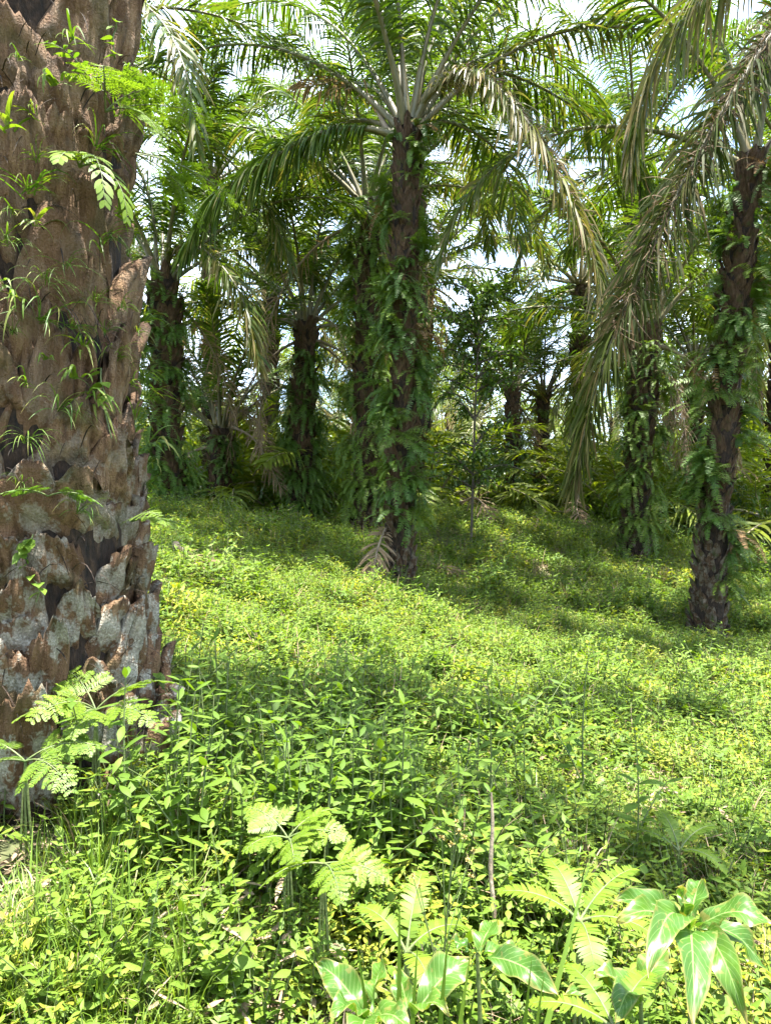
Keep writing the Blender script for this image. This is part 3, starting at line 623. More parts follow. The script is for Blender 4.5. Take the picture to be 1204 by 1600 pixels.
p, th = on_hero(205, 815)
fern_thing('fern', p, th, [lacy_frond(arc(a, e, dr, l, 1, 16), 11, 8, .10, g=.1) for a, e, dr, l in ((-.7, 25, 40, .3), (.6, 20, 60, .28), (.1, 30, 90, .25))], 'fern_pale', 'small pale fern low on the big left trunk above the lichen patches')
p, th = on_hero(75, 775)
fern_thing('fern', p, th, [lacy_frond(arc(a, e, dr, l, 1, 16), 10, 7, .09, g=.1) for a, e, dr, l in ((-.9, 20, 40, .25), (.8, 20, 60, .25))], 'fern', 'small deep green fern midway up the big left trunk')
# climbing vine with round leaves
def vine(px, py, n, sp, label, mat='herb_pale', Lr=(.05, .08)):
    p, th = on_hero(px, py); e = empty('climbing_vine', p, 0); tag(e, label, 'vine')
    pts = [np.zeros(3)]
    for i in range(5): pts.append(pts[-1] + np.array((rnd.gauss(.01, .02), -.01, -sp / 5)))
    st = MB(); q = spline(pts, 16); tube(st, q, .003, 5); kid(e, st.obj('stem', 'stem', e))
    lv = MB(); k = rng.integers(0, 16, n); az = rng.uniform(-2.6, -.5, n)
    D = np.stack([np.cos(az), np.sin(az), rng.normal(-.4, .3, n)], 1); S = np.cross(D, np.array((0, 0, 1.))) + rng.normal(0, .3, (n, 3))
    blades(lv, q[k], D, nrm(S), rng.uniform(*Lr, n), rng.uniform(.035, .055, n), .6, 5, 'ovate', 3, .2)
    kid(e, lv.obj('leaves', mat, e))
vine(52, 835, 11, .26, 'vine with rounded leaves climbing the lower big left trunk')
vine(158, 575, 7, .3, 'thin creeper with a few leaves halfway up the big left trunk')
vine(247, 1050, 14, .3, 'leafy creeper on the right flank of the big trunk foot', 'herb_deep', (.07, .11))
vine(180, 30, 6, .2, 'small leafy sprig near the top of the big left trunk')
# strap-leaved tufts (orchid-like) on the trunk
def tuft_mesh(seed, n, L, W, g, mat, az_w=1.5, e=(.1, 1.1)):
    r_ = np.random.default_rng(seed); mb = MB(); az = r_.uniform(-az_w, az_w, n); el = r_.uniform(*e, n)
    D = np.stack([np.cos(el) * np.cos(az), np.cos(el) * np.sin(az), np.sin(el)], 1); S = np.stack([-np.sin(az), np.cos(az), r_.normal(0, .3, n)], 1)
    blades(mb, r_.normal(0, .012, (n, 3)), D, S, L * r_.uniform(.5, 1.1, n), W * r_.uniform(.7, 1.1, n), g * r_.uniform(.6, 1.4, n), 6, 'grass', 3, .25, dry=np.clip(r_.normal(.12, .2, n), 0, 1))
    return mb.mesh('epiphyte', mat)
tl = [tuft_mesh(400 + i, (9, 14, 20, 6)[i % 4], (.20, .26, .22, .16)[i % 4], (.010, .007, .005, .016)[i % 4], 2.2, ('herb_deep', 'fern', 'herb_deep', 'fern_pale')[i % 4]) for i in range(8)]
spots = [(20, 330), (45, 300), (12, 380), (60, 350), (35, 470), (60, 500), (20, 520), (75, 560), (40, 600), (110, 510), (150, 470), (190, 480), (215, 520), (225, 560), (180, 560), (120, 590), (205, 600), (228, 620), (222, 680), (232, 720),
         (150, 620), (90, 640), (45, 690), (200, 400), (185, 330), (100, 420), (70, 440), (15, 200), (55, 180), (150, 230), (190, 180), (90, 130), (30, 90), (225, 760), (215, 650), (10, 440), (130, 540), (165, 520), (60, 250), (195, 110), (110, 60), (160, 380), (228, 590), (234, 690), (225, 500), (120, 800), (30, 760)]
for i, (a, b) in enumerate(spots):
    p, th = on_hero(a, b, .05); o = bpy.data.objects.new('epiphyte_tuft', tl[i % 8]); COL.objects.link(o); o.location = p; o.rotation_euler = (rnd.gauss(0, .3), rnd.gauss(0, .3), th); s = rnd.uniform(.5, 1.15); o.scale = (s, s, s)
    tag(o, 'small tuft of strap leaves rooted between the leaf bases of the big left trunk', 'epiphyte', 'epiphyte tufts on the big left trunk')
# ------------------------------------------------------------------ ground cover (nobody could count it)
def herb_mb(seed, H, pairs, Lf, W, spread=1.0, pr='ovate', g=.5, stems=3, K=4, C=3, tiltv=.35):
    r_ = np.random.default_rng(seed); lv, st = MB(), MB()
    for s in range(stems):
        az = r_.uniform(0, 6.28); t = r_.uniform(.05, tiltv); h = H * r_.uniform(.65, 1.1)
        d = np.array((math.cos(az) * t, math.sin(az) * t, 1.)); q = np.linspace(0, 1, 7)[:, None] * d * h + np.array((math.cos(az), math.sin(az), 0)) * .015 * spread
        q[:, :2] += (np.linspace(0, 1, 7)[:, None] ** 2) * r_.normal(0, .15 * h, 2)
        tube(st, q, np.linspace(.0035, .0012, 7) * (H / .25) ** .5, 4)
        f = np.repeat(np.linspace(.18, 1, pairs), 2); n = len(f); P = np.stack([np.interp(f, np.linspace(0, 1, 7), q[:, i]) for i in range(3)], 1)
        a = az + np.repeat(np.arange(pairs) * 1.571, 2) + np.tile([0, math.pi], pairs) + r_.normal(0, .3, n); el = r_.normal(.05, .3, n) + f * .3
        D = np.stack([np.cos(el) * np.cos(a), np.cos(el) * np.sin(a), np.sin(el)], 1); S = np.stack([-np.sin(a), np.cos(a), r_.normal(0, .25, n)], 1)
        sz = np.interp(f, [0, .5, 1], [.7, 1, .55]) * r_.uniform(.75, 1.15, n)
        blades(lv, P, D, S, Lf * sz, W * sz, g * r_.uniform(.3, 1.6, n), K, pr, C, .22, dry=np.clip(r_.normal(0, .13, n), 0, 1))
    return lv, st
def grass_mb(seed, n, L, W):
    r_ = np.random.default_rng(seed); mb = MB(); az = r_.uniform(0, 6.28, n); el = r_.uniform(.7, 1.5, n)
    D = np.stack([np.cos(el) * np.cos(az), np.cos(el) * np.sin(az), np.sin(el)], 1); S = np.stack([-np.sin(az), np.cos(az), r_.normal(0, .3, n)], 1)
    blades(mb, r_.normal(0, .03, (n, 3)) * (1, 1, 0), D, S, L * r_.uniform(.5, 1.1, n), W * r_.uniform(.6, 1.1, n), .9 * r_.uniform(.3, 1.5, n), 5, 'grass', 2, dry=np.clip(r_.normal(.05, .2, n), 0, 1)); return mb
protos = []
def proto(mb, mats, k):
    o = bpy.data.objects.new('cover_%02d_plant' % k, mb.mesh('cover_plant', mats)); pc.objects.link(o); protos.append(o)
pc = bpy.data.collections.new('cover_plants')
def lvst(a):
    m_ = MB(); m_.join(a[0]); m_.join(a[1], 1); return m_
specs = [((500, .22, 5, .062, .030), 'herb'), ((501, .28, 6, .056, .024), 'herb_pale'), ((502, .16, 4, .08, .040), 'herb'), ((503, .34, 6, .075, .028), 'herb_pale'), ((504, .24, 5, .095, .045), 'herb_deep')]
for k, (a, mm) in enumerate(specs): proto(lvst(herb_mb(*a, stems=5, K=3, tiltv=.6)), [mm, 'stem'], k)
proto(grass_mb(510, 16, .32, .007), 'grass', 5)
proto(join_all([frond(arc(i * 2.4, 50 + 10 * (i % 3), 70, .32, 1, 14), N=18, Lf=.05, W=.016, g=.2, pet=.15, r0=.003, plume=.05, K=2, pr='pinna', a0=80, a1=60, lmin=.8, sides=3) for i in range(6)]), ['fern_pale', 'stem'], 6)
proto(lvst(herb_mb(512, .16, 4, .10, .06, stems=2, K=4)), ['herb_pale', 'stem'], 7)
mbl = MB(); n = 26; az = rng.uniform(0, 6.28, n)
blades(mbl, np.stack([rng.normal(0, .16, n), rng.normal(0, .16, n), rng.uniform(.005, .03, n)], 1), np.stack([np.cos(az), np.sin(az), rng.normal(.05, .25, n)], 1), np.stack([-np.sin(az), np.cos(az), rng.normal(0, .4, n)], 1), rng.uniform(.05, .16, n), rng.uniform(.008, .04, n), .3, 4, 'ovate', 3, .3, dry=.5)
pl_idx = 8; proto(mbl, 'litter', 8)
dg = grass_mb(511, 22, .30, .006); dg.A = [np.concatenate([a[:, :1], a[:, 1:2] * 0 + rng.uniform(.3, 1, (len(a), 1)), a[:, 2:]], 1) for a in dg.A]; proto(dg, 'litter', 9)
def scatter(name, pts, idx, scl, label, cat):
    me_ = bpy.data.meshes.new(name); n = len(pts); me_.vertices.add(n); me_.vertices.foreach_set('co', np.asarray(pts, np.float32).ravel())
    rot = np.stack([rng.normal(0, .15, n), rng.normal(0, .15, n), rng.uniform(0, 6.28, n)], 1).astype(np.float32)
    me_.attributes.new('rot', 'FLOAT_VECTOR', 'POINT').data.foreach_set('vector', rot.ravel())
    me_.attributes.new('scl', 'FLOAT', 'POINT').data.foreach_set('value', np.asarray(scl, np.float32))
    me_.attributes.new('idx', 'INT', 'POINT').data.foreach_set('value', np.asarray(idx, np.int32))
    o = bpy.data.objects.new(name, me_); COL.objects.link(o)
    g = bpy.data.node_groups.new(name, 'GeometryNodeTree')
    g.interface.new_socket('Geometry', in_out='INPUT', socket_type='NodeSocketGeometry'); g.interface.new_socket('Geometry', in_out='OUTPUT', socket_type='NodeSocketGeometry')
    N = g.nodes; gi = N.new('NodeGroupInput'); go = N.new('NodeGroupOutput'); ip = N.new('GeometryNodeInstanceOnPoints'); ci = N.new('GeometryNodeCollectionInfo')
    ci.inputs['Collection'].default_value = pc; ci.inputs['Separate Children'].default_value = True; ci.inputs['Reset Children'].default_value = True
    ip.inputs['Pick Instance'].default_value = True
    def na(nm, ty):
        a = N.new('GeometryNodeInputNamedAttribute'); a.data_type = ty; a.inputs['Name'].default_value = nm; return a.outputs[0]
    L_ = g.links; L_.new(gi.outputs[0], ip.inputs['Points']); L_.new(ci.outputs[0], ip.inputs['Instance'])
    L_.new(na('idx', 'INT'), ip.inputs['Instance Index']); L_.new(na('rot', 'FLOAT_VECTOR'), ip.inputs['Rotation']); L_.new(na('scl', 'FLOAT'), ip.inputs['Scale'])
    L_.new(ip.outputs[0], go.inputs[0]); md = o.modifiers.new('scatter', 'NODES'); md.node_group = g
    return tag(o, label, cat, kind='stuff')
def field(n, y0, y1, wide, bias=1.0, pw=1.0):
    y = y0 + (y1 - y0) * rng.random(n) ** pw; x = rng.uniform(-1, 1, n) * (wide * y + 1.5); return x, y
def keep(x, y):
    k = np.ones(len(x), bool)
    for a, b in named: k &= np.hypot(x - a, y - b) > (.55 if b < 4 else .38)
    k &= np.hypot((x + 1.25) / .34, (y - 2.45) / .36) > 1        # bare soil at lower left
    return k
PA, IA, SA = [], [], []
for n, y0, y1, pw, sc, probs in ((7800, 1.0, 5.5, .75, (.55, 1.05), (.2, .18, .16, .12, .12, .12, .04, .06)), (20000, 4.5, 14, .75, (.85, 1.5), (.27, .24, .15, .15, .07, .07, .03, .02)),
                                 (22000, 12, 32, .8, (1.1, 1.9), (.3, .25, .14, .18, .05, .06, .02, 0)), (9000, 30, 70, .8, (1.3, 2.4), (.3, .25, .15, .2, .05, .05, 0, 0)), (3000, -7, 1.2, 1, (.6, 1.1), (.25, .2, .15, .12, .1, .14, .02, .02))):
    x, y = field(n, y0, y1, .62); 
    if y1 < 2: x = rng.uniform(-7, 7, n)
    k = keep(x, y); x, y = x[k], y[k]; PA.append(np.stack([x, y, ground_z(x, y) - .01], 1)); pr_ = np.array(probs); pr_ = pr_ / pr_.sum()
    ia = rng.choice(8, len(x), p=pr_); ia[rng.random(len(x)) < .09] = 9; IA.append(ia); SA.append(rng.uniform(*sc, len(x)) * (.95 + .30 * np.sin(x * 1.7 + 2 * np.sin(y * .9)) * np.cos(y * 1.9 + 1.5 * np.sin(x * 1.3)) + .2 * np.sin(x * 5.1 + y * 2.2) * np.cos(y * 4.3)))
for a, b in ((-9, 9),):
    x = np.concatenate([rng.uniform(-12, -3, 4000), rng.uniform(3, 12, 4000)]); y = rng.uniform(-2, 14, 8000); k = (np.abs(x) > .62 * y + 1.5); x, y = x[k], y[k]
    PA.append(np.stack([x, y, ground_z(x, y) - .01], 1)); IA.append(rng.choice(5, len(x))); SA.append(rng.uniform(.8, 1.3, len(x)))
scatter('ground_cover', np.concatenate(PA), np.concatenate(IA), np.concatenate(SA), 'low sunlit herbs and grass covering the plantation floor', 'ground cover')
x, y = field(8000, 1.0, 16, .62, pw=.7); scatter('leaf_litter', np.stack([x, y, ground_z(x, y) + .005], 1), np.full(len(x), 8), rng.uniform(.4, 1.0, len(x)), 'dry brown leaf litter lying among the herbs', 'leaf litter')

# ------------------------------------------------------------------ single weeds in the foreground
def weed_proto(i, H, pairs, Lf, W, mat, pr='ovate', stems=2, g=.5):
    lv, st = herb_mb(600 + i, H, pairs, Lf, W, stems=stems, pr=pr, g=g, K=5, tiltv=.75); return lv.mesh('leaves', mat), st.mesh('stem', 'stem')
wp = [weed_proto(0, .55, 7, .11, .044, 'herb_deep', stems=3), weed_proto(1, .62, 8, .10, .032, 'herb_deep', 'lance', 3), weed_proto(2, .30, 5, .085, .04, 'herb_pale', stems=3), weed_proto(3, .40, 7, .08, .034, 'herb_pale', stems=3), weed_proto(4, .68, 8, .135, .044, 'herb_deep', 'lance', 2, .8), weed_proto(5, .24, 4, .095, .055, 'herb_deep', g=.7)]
def weed(px, py, k, s=1.0, d=None):
    d0 = 1.2
    if d is None:                                              # walk along the sight line to the ground
        for dd in np.arange(1.2, 12, .04):
            q = at(px, py, dd)
            if q[2] < gz(q[0], q[1]): break
            d0 = dd
    q = at(px, py, d0 if d is None else d); e = empty('leafy_weed', (q[0], q[1], gz(q[0], q[1]) - .02), rnd.uniform(0, 6.28)); e.scale = (s, s, s)
    for nme, md in zip(('leaves', 'stem'), wp[k]):
        o = bpy.data.objects.new(nme, md); COL.objects.link(o); o.parent = e
    return e
for i in range(150):
    px = rnd.gauss(540, 200); py = rnd.uniform(1130, 1440)
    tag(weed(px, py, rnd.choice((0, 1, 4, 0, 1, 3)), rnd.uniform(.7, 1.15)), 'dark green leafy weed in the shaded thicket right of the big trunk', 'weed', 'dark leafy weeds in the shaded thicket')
for i in range(95):
    px = rnd.uniform(40, 1200); py = rnd.uniform(1380, 1640)
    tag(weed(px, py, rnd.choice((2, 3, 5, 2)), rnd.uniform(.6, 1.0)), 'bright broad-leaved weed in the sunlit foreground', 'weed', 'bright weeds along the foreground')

# lacy ferns on the ground
def gpt(px, py, d, up=0.):
    q = at(px, py, d); return np.array((q[0], q[1], gz(q[0], q[1]) + up))
def fern_at(px, py, d, specs_, mat, label, lacyf=True, L=.2, sub=11):
    q = at(px, py, d)
    pcs = [lacy_frond(arc(a, e, dr, l, 1, 16), 11, sub, L, g=.12) if lacyf else frond(arc(a, e, dr, l, 1, 18), N=22, Lf=L, W=.013, g=.35, pet=.18, r0=.005, plume=.05, K=3, pr='pinna', a0=80, a1=58, lmin=.6, dryvar=.05) for a, e, dr, l in specs_]
    e = fern_thing('fern', q, 0, pcs, mat, label); base = gz(q[0], q[1])
    if q[2] > base + .03:
        st = MB()
        for i in range(3): tube(st, np.array(((i * .02 - .02, i * .01, base - q[2] - .02), (i * .01 - .01, 0, (base - q[2]) * .4), (0, 0, 0))), .005, 5)
        kid(e, st.obj('stem', 'stem', e))
    return e
fern_at(150, 1110, 2.85, [(-2.6, 30, 60, .30), (-1.6, 25, 70, .24), (-.4, 25, 60, .32), (.3, 50, 70, .34), (2.4, 50, 60, .34), (-2.1, 45, 80, .3)], 'fern_yellow', 'bright lacy fern at the foot of the big left trunk', L=.13)
fern_at(40, 1190, 2.6, [(-2.0, 30, 60, .3), (-.6, 25, 70, .3), (.3, 40, 70, .28), (2.9, 40, 60, .3)], 'fern_pale', 'smaller lacy fern at the lower left beside the bare soil', L=.14)
fern_at(450, 1310, 2.45, [(-.2, 35, 60, .22), (.5, 50, 60, .2), (2.6, 50, 60, .2), (-1.3, 30, 80, .16), (-2.7, 30, 70, .16)], 'fern_yellow', 'bright yellow-green lacy fern in the middle of the shaded thicket', L=.10)
fern_at(505, 1350, 2.3, [(-.3, 20, 50, .22), (-1.2, 30, 80, .2), (-2.6, 25, 60, .22)], 'fern_yellow', 'second yellow-green lacy fern just below the bright one', L=.10)
fern_at(635, 1490, 2.0, [(1.3, 65, 60, .24), (2.4, 55, 70, .2), (.4, 50, 80, .2), (-1.2, 40, 80, .18)], 'fern_yellow', 'sword fern standing behind the large leaves at bottom centre', False, .045)
fern_at(905, 1440, 2.1, [(.6, 45, 50, .26), (1.8, 55, 60, .22), (2.9, 45, 60, .24), (-.4, 35, 70, .22), (-1.6, 30, 80, .18)], 'fern_yellow', 'sword fern left of the large-leaved plant at lower right', False, .05)
fern_at(960, 1610, 1.7, [(.8, 45, 60, .2), (2.0, 50, 60, .18), (2.9, 40, 60, .2), (-1.2, 30, 80, .15)], 'fern_yellow', 'sword fern at the bottom edge below the large-leaved plant', False, .04)
fern_at(1060, 1330, 3.0, [(.5, 45, 60, .24), (1.6, 55, 60, .22), (2.7, 45, 60, .22), (-.8, 35, 80, .2)], 'fern_yellow', 'sword fern in the sunny herbs at the right', False, .045)

# large-leaved plants
def big_leaf(parent, b, tip, W, arch=.15, roll=0., tw=0., cols=9, rows=18, pr='lance', wave=.012):
    b = np.asarray(b, float); tip = np.asarray(tip, float); L = np.linalg.norm(tip - b)
    u = np.linspace(0, 1, rows); q = b + u[:, None] * (tip - b) + np.array((0, 0, 1.)) * (np.sin(u * math.pi) * arch * L)[:, None]
    t = nrm(np.gradient(q, axis=0)); side = np.cross(t, np.array((0, 0, 1.))); bad = np.linalg.norm(side, axis=1) < .15; side[bad] = (1, 0, 0); side = nrm(side); nn = np.cross(side, t)
    ang = roll + tw * u; sd = side * np.cos(ang)[:, None] + nn * np.sin(ang)[:, None]; n2 = np.cross(sd, t)
    a = np.array((.05, .30, .62, .88, 1., .98, .88, .68, .40, .02)) if pr == 'lance' else np.array((.06, .6, .9, 1., .98, .9, .76, .56, .3, .02))
    wv = np.interp(u, np.linspace(0, 1, len(a)), a) * W * .5; x = np.linspace(-1, 1, cols)
    ph = rng.uniform(0, 6); V = q[:, None] + sd[:, None] * (wv[:, None] * x[None])[..., None] + n2[:, None] * (np.abs(x)[None] ** .8 * wv[:, None] * .28 + wave * np.abs(x)[None] * np.sin(u[:, None] * 14 + ph + (x[None] > 0) * 1.5) + .0025 * np.cos((u[:, None] * 13 - np.abs(x)[None] * 2.6) * 6.283) * (np.abs(x)[None] > .01))[..., None]
    i = (np.arange(rows - 1)[:, None] * cols + np.arange(cols - 1)[None]).ravel(); mb = MB()
    mb.add(V, np.stack([i, i + 1, i + 1 + cols, i + cols], 1), rng.random(), np.clip(np.tile(np.abs(x), rows) ** 8 * .55 + np.repeat(u, cols) ** 10 * .6, 0, 1), np.repeat(u, cols), np.tile(x, rows)); return kid(parent, mb.obj('leaf', 'big_leaf', parent))
def big_plant(px, py, d, leaves, label, H=None):
    c = at(px, py, d); e = empty('broadleaf_plant', (c[0], c[1], gz(c[0], c[1]) - .02)); o = np.array(e.location); tag(e, label, 'plant')
    st = MB(); tube(st, spline([np.zeros(3), (c - o) * .5 + (.01, .01, 0), c - o], 12), np.linspace(.008, .005, 12), 7); kid(e, st.obj('stem', 'stem', e))
    for (tx, ty, td, W, arch, roll, pr) in leaves:
        W *= .74
        tip = at(tx, ty, td) - o; b = c - o + nrm((tip - (c - o))[None])[0] * .02
        big_leaf(e, b, tip, W, arch, roll, rng.normal(0, .2), pr=pr)
big_plant(1075, 1448, 1.72, [(958, 1408, 1.66, .085, .12, .5, 'lance'), (962, 1438, 1.60, .075, .12, .5, 'lance'), (1095, 1372, 1.85, .09, .1, .3, 'ov'), (1060, 1385, 1.62, .05, .05, .8, 'lance'), (1212, 1452, 1.62, .10, .22, -.4, 'lance'),
          (1165, 1600, 1.52, .09, .30, -.6, 'lance'), (1205, 1530, 1.70, .08, .25, -.5, 'lance'), (1085, 1600, 1.42, .13, .22, .1, 'ov'), (1010, 1530, 1.45, .10, .25, .4, 'ov')], 'large glossy long-leaved plant at the lower right corner')
big_plant(575, 1590, 1.62, [(495, 1505, 1.72, .10, .10, .5, 'ov'), (515, 1585, 1.5, .08, .14, .3, 'ov'), (600, 1500, 1.8, .07, .1, .6, 'lance'), (560, 1660, 1.4, .10, .15, 0, 'ov'), (640, 1610, 1.5, .09, .15, -.3, 'ov')], 'bright broad-leaved plant at the bottom left of centre')
big_plant(640, 1590, 1.66, [(735, 1500, 1.74, .12, .12, -.5, 'lance'), (700, 1580, 1.52, .08, .15, -.2, 'ov'), (620, 1520, 1.8, .07, .1, .5, 'ov')], 'yellow-green plant at bottom centre with one wide leaf')
big_plant(745, 1490, 1.9, [(872, 1555, 1.74, .10, .12, -.5, 'lance'), (700, 1470, 1.9, .05, .1, .3, 'lance'), (775, 1440, 2.05, .09, .08, .2, 'ov'), (830, 1505, 1.95, .07, .15, -.2, 'ov')], 'plant with one long dark leaf right of bottom centre')
big_plant(1000, 1560, 1.85, [(930, 1520, 1.8, .10, .1, .4, 'ov'), (1040, 1480, 1.95, .1, .12, -.2, 'ov'), (960, 1600, 1.6, .1, .15, .3, 'ov'), (880, 1560, 1.75, .08, .15, .3, 'ov')], 'pale rounded-leaf plant below the large-leaved plant')

# grass tufts, singles
gm = [grass_mb(700 + i, 28, .5, .010).mesh('grass_tuft', 'grass') for i in range(3)]
def ground_hit(px, py):
    d0 = 1.2
    for dd in np.arange(1.0, 14, .04):
        q = at(px, py, dd)
        if q[2] < gz(q[0], q[1]): break
        d0 = dd
    q = at(px, py, d0); return (q[0], q[1], gz(q[0], q[1]) - .01)
for i in range(175):
    px, py = (rnd.gauss(130, 130), rnd.uniform(1280, 1640)) if i < 125 else (rnd.uniform(300, 900), rnd.uniform(960, 1250))
    if px < 130 and 1300 < py < 1470: px += 150
    o = bpy.data.objects.new('grass_tuft', gm[i % 3]); COL.objects.link(o); o.location = ground_hit(px, py); o.rotation_euler = (0, 0, rnd.uniform(0, 6.28)); s = rnd.uniform(.35, .72); o.scale = (s, s, s)
    if i < 125: tag(o, 'tuft of fresh green grass in the lower left corner', 'grass tuft', 'grass tufts at the lower left')
    else: tag(o, 'taller grass tuft among the sunlit herbs before the central palm', 'grass tuft', 'grass tufts before the central palm')
def tall_blades(px, py, d, tips, label):
    q = gpt(px, py, d); e = empty('tall_grass', q); tag(e, label, 'grass')
    for tx, ty, td in tips:
        mb = MB(); v = at(tx, ty, td) - q; L = np.linalg.norm(v)
        blades(mb, [(rnd.gauss(0, .01), rnd.gauss(0, .01), 0)], [v + np.array((0, 0, .04))], [(1., -.1, 0)], L, .017, .12, 10, 'grass', 3, .15); kid(e, mb.obj('blade', 'herb_pale', e))
tall_blades(626, 1600, 1.6, [(628, 1395, 1.6), (560, 1470, 1.6), (655, 1480, 1.65)], 'tall upright grass blades at the bottom centre')
tall_blades(665, 1610, 1.55, [(712, 1455, 1.55), (740, 1480, 1.6)], 'slanting grass blades at the bottom centre right of the upright ones')
tall_blades(785, 1610, 1.6, [(832, 1500, 1.55), (850, 1520, 1.6), (940, 1340, 2.0)], 'slanting grass blades right of the yellow-green bottom plant')

# stake, flower stalk, dead twigs
q = gpt(768, 1400, 2.5); e = MB(); p1 = at(767, 1238, 2.55) - q; tube(e, spline([np.array((0, 0, -.05)), p1 * .3 + (.008, 0, 0), p1 * .55 + (-.004, 0, 0), p1 * .8 + (.004, 0, 0), p1], 14), np.array([.010, .009, .0095, .0085, .008, .0092, .008, .0075, .0085, .007, .0068, .006, .0055, .003]), 7)
o = e.obj('wooden_stick', 'twig'); o.location = q; tag(o, 'thin bare stick standing upright among the weeds', 'stick')
q = gpt(690, 1480, 1.95); e = empty('flower_stalk', q); tag(e, 'tall weed stalk with small dry yellow flower heads', 'flower stalk')
top = at(712, 1285, 1.95) - q; st = MB(); main = spline([np.zeros(3), top * .5 + (-.015, 0, 0), top], 20); tube(st, main, np.linspace(.004, .0018, 20), 5); heads = [main[-1]]
for k, (bx, by) in ((9, (645, 1370)), (11, (730, 1345)), (13, (740, 1330)), (12, (690, 1310)), (15, (725, 1310)), (8, (655, 1385)), (16, (716, 1300)), (10, (735, 1370)), (14, (705, 1320))):
    tp = at(bx, by, 1.95 + rnd.gauss(0, .04)) - q; tube(st, spline([main[k], main[k] * .4 + tp * .6 + (0, 0, -.006), tp], 8), np.linspace(.002, .001, 8), 4); heads.append(tp)
kid(e, st.obj('stem', 'stem', e))
for h in heads:
    fl = MB(); n = 22; v = nrm(rng.normal(0, 1, (n, 3)) + (0, 0, .8)); blades(fl, np.zeros((n, 3)), v, np.cross(v, (0.3, .2, 1.)), .011, .004, .1, 2, 'pinna', 2, dry=.2)
    f = kid(e, fl.obj('flower_head', 'flower', e)); f.location = h
def twigs(px, py, d, n, L, label, name='dead_twigs'):
    q = gpt(px, py, d); mb = MB()
    for i in range(n):
        az = rnd.uniform(0, 6.28); el = rnd.uniform(.1, 1.3); l = L * rnd.uniform(.4, 1); v = np.array((math.cos(az) * math.cos(el), math.sin(az) * math.cos(el), math.sin(el))) * l
        s0 = np.array((rnd.gauss(0, .04), rnd.gauss(0, .04), 0)); pp = spline([s0, s0 + v * .5 + rng.normal(0, .03, 3) * L, s0 + v + (0, 0, -.12 * l)], 12); tube(mb, pp, np.linspace(.003, .0009, 12), 4)
        for j in range(3):
            k = rnd.randrange(4, 11); w_ = rng.normal(0, .28, 3) * l; tube(mb, np.array((pp[k], pp[k] + w_ * .5, pp[k] + w_ + (0, 0, -.03))), (.0015, .001, .0006), 3)
    o = mb.obj(name, 'twig'); o.location = q; tag(o, label, 'twigs')
twigs(520, 1500, 2.0, 16, .28, 'tangle of dead brown twigs left of the flower stalk')
twigs(560, 1270, 3.0, 18, .4, 'dry brown stems in the middle of the shaded thicket')
twigs(270, 1420, 2.3, 10, .25, 'pale dry twigs in the sunlit grass at the left')
twigs(985, 1130, 5.2, 14, .3, 'grey dry twigs in the sunlit herbs on the right')

# dead fronds on the ground
def ground_frond(pts, label, n=55, Lf=.5, dry=.5):
    P = []
    for (x, y, up) in pts: P.append((x, y, gz(x, y) + up))
    P = spline(P); o0 = P[0].copy(); mb, rb = frond(P - o0, N=n, Lf=Lf, W=.03, g=.7, dry=dry, pet=.15, r0=.04, gap=.2, K=4, plume=.6)
    e = empty('fallen_frond', o0); tag(e, label, 'fallen frond'); kid(e, mb.obj('leaflets', 'dead', e)); kid(e, rb.obj('rachis', 'dead_rachis', e))
def gp2(px, py, d): q = at(px, py, d); return q[0], q[1]
ground_frond([(*gp2(275, 840, 9.5), .35), (*gp2(310, 880, 8.8), .3), (*gp2(345, 930, 8.2), .22)], 'grey fallen frond lying down the sunny bank beside the big trunk', 40, .25, .2)
ground_frond([(*gp2(610, 830, 12.3), 1.1), (*gp2(590, 860, 11.7), .7), (*gp2(580, 905, 11.3), .1)], 'brown dead frond slumped against the foot of the central palm', 50, .45)
ground_frond([(*gp2(720, 800, 19), .5), (*gp2(745, 795, 18), .7), (*gp2(770, 805, 17.4), .35)], 'brown dead frond on the mound right of the central palm', 50, .6)
ground_frond([(*gp2(365, 690, 19.5), 2.6), (*gp2(400, 700, 18.9), 2.4), (*gp2(440, 745, 18.5), 1.3)], 'brown dead frond hanging beside the short palm', 60, .7)
ground_frond([(*gp2(400, 830, 18), .3), (*gp2(440, 815, 17.6), .4), (*gp2(455, 835, 17), .1)], 'pale dead frond on the ground left of the shaggy palm', 50, .6)
ground_frond([(*gp2(905, 770, 21), 1.2), (*gp2(900, 800, 20.5), .8), (*gp2(912, 830, 20), .2)], 'pale dead frond standing on the ground behind the hanging frond tip', 50, .5)
ground_frond([(*gp2(670, 850, 13.5), .25), (*gp2(700, 850, 13.2), .25), (*gp2(730, 858, 13), .2)], 'dry brown frond heap right of the central palm foot', 60, .45)

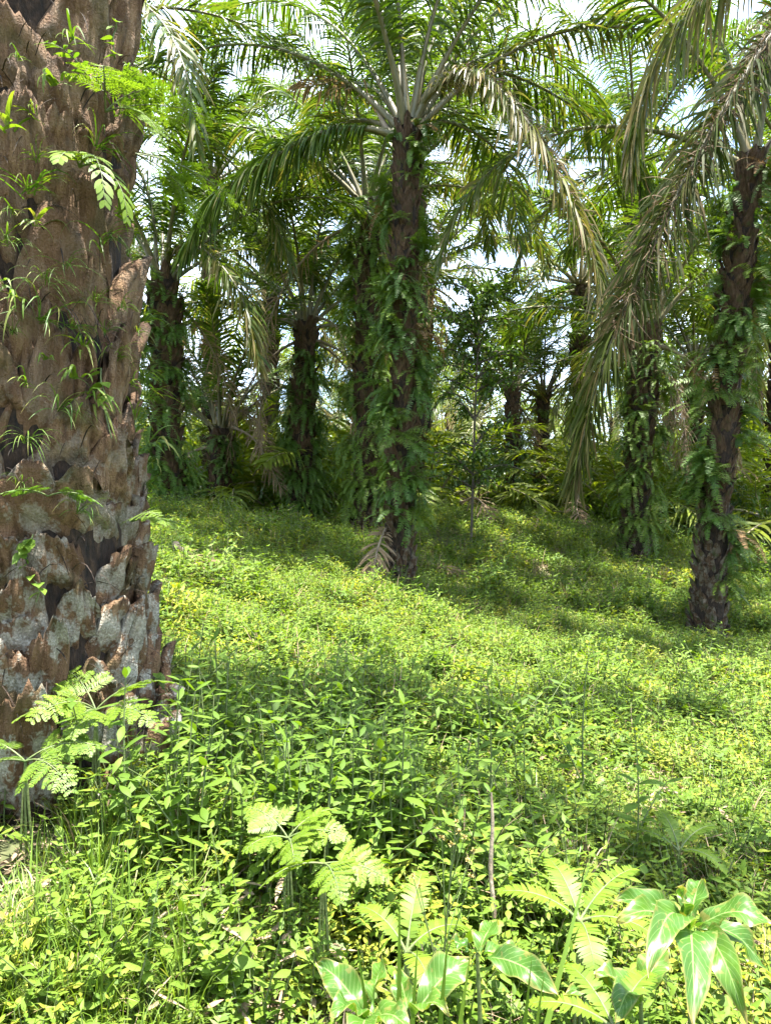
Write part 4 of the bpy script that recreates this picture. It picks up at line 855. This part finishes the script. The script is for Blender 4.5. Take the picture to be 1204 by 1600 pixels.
# broadleaf sapling behind the central palm and bushes far back
def sapling(name, x, y, H, nbr, nl, Lf, label, mat='tree_leaf', spread=1.0, bare=.3, cat='sapling', group=None):
    z = gz(x, y); e = empty(name, (x, y, z - .05)); tag(e, label, cat, group)
    tr = MB(); main = spline([np.zeros(3), (rnd.gauss(0, .1), rnd.gauss(0, .1), H * .5), (rnd.gauss(0, .25), rnd.gauss(0, .2), H)], 20); tube(tr, main, np.linspace(.0055 * H, .0025 * H, 20), 7); lv = MB()
    for i in range(nbr):
        k = rnd.randrange(int(20 * bare), 20); az = i * 2.4 + rnd.gauss(0, .3); l = spread * rnd.uniform(.5, 1.1); el = rnd.uniform(.1, .9)
        v = np.array((math.cos(az) * math.cos(el), math.sin(az) * math.cos(el), math.sin(el))) * l; br = spline([main[k], main[k] + v * .5 + (0, 0, .08 * l), main[k] + v + (0, 0, -.15 * l)], 14); tube(tr, br, np.linspace(.004 * H, .0015 * H, 14), 5)
        n = nl; kk = rng.integers(3, 14, n); D = nrm(v[None] / l + rng.normal(0, .8, (n, 3))); S = np.cross(D, rng.normal(0, .4, (n, 3)) + (0, 0, 1.)); P = br[kk] + rng.normal(0, .06 * l, (n, 3))
        blades(lv, P, D, nrm(S), Lf * rng.uniform(.6, 1.2, n), Lf * .42 * rng.uniform(.7, 1.1, n), 1.2 * rng.uniform(.3, 1.6, n), 4, 'ovate', 3, .25)
    kid(e, tr.obj('trunk', 'sap_bark', e)); kid(e, lv.obj('crown', mat, e)); return e
sx, sy = gp2(735, 500, 15.5)
sapling('broadleaf_tree', sx, sy, 5.4, 60, 60, .15, 'slender dark-leaved tree just right of the central palm', spread=1.35, bare=.25, cat='tree')
def bush(seed):
    lv = MB(); 
    for i in range(26):
        az = rnd.uniform(0, 6.28); el = rnd.uniform(.2, 1.4); l = rnd.uniform(.6, 1.5); v = np.array((math.cos(az) * math.cos(el), math.sin(az) * math.cos(el), math.sin(el))); n = 40
        f = rng.uniform(.3, 1, n); D = nrm(v + rng.normal(0, .7, (n, 3))); S = np.cross(D, rng.normal(0, .4, (n, 3)) + (0, 0, 1.)); blades(lv, v * f[:, None] * l + rng.normal(0, .1, (n, 3)), D, nrm(S), .14 * rng.uniform(.6, 1.3, n), .06, 1.0, 3, 'ovate', 2)
        tube(lv, np.array((np.zeros(3), v * .5 * l, v * l)), (.012, .008, .003), 4, mat=1)
    return lv.mesh('bush', [('herb', 'herb_pale', 'tree_leaf')[seed % 3], 'twig'])
bl = [bush(i) for i in range(3)]
for i in range(260):
    d = rnd.uniform(20, 36) if i < 190 else rnd.uniform(44, 75); x = rnd.uniform(-.56, .56) * d
    if any(math.hypot(x - a, d - b) < 1.3 for a, b in named) or hides(x, d, 1.3): continue
    o = bpy.data.objects.new('bush', bl[i % 3]); COL.objects.link(o); o.location = (x, d, gz(x, d) - .05); s = rnd.uniform(.7, 1.7) if d < 44 else rnd.uniform(1.5, 2.6); o.scale = (s, s, s * rnd.uniform(.9, 1.6)); o.rotation_euler = (0, 0, rnd.uniform(0, 6.28))
    tag(o, 'leafy green bush between the distant trunks', 'bush', 'bushes between the distant trunks')
# a low frond entering from the right edge
print('far palms', cnt)
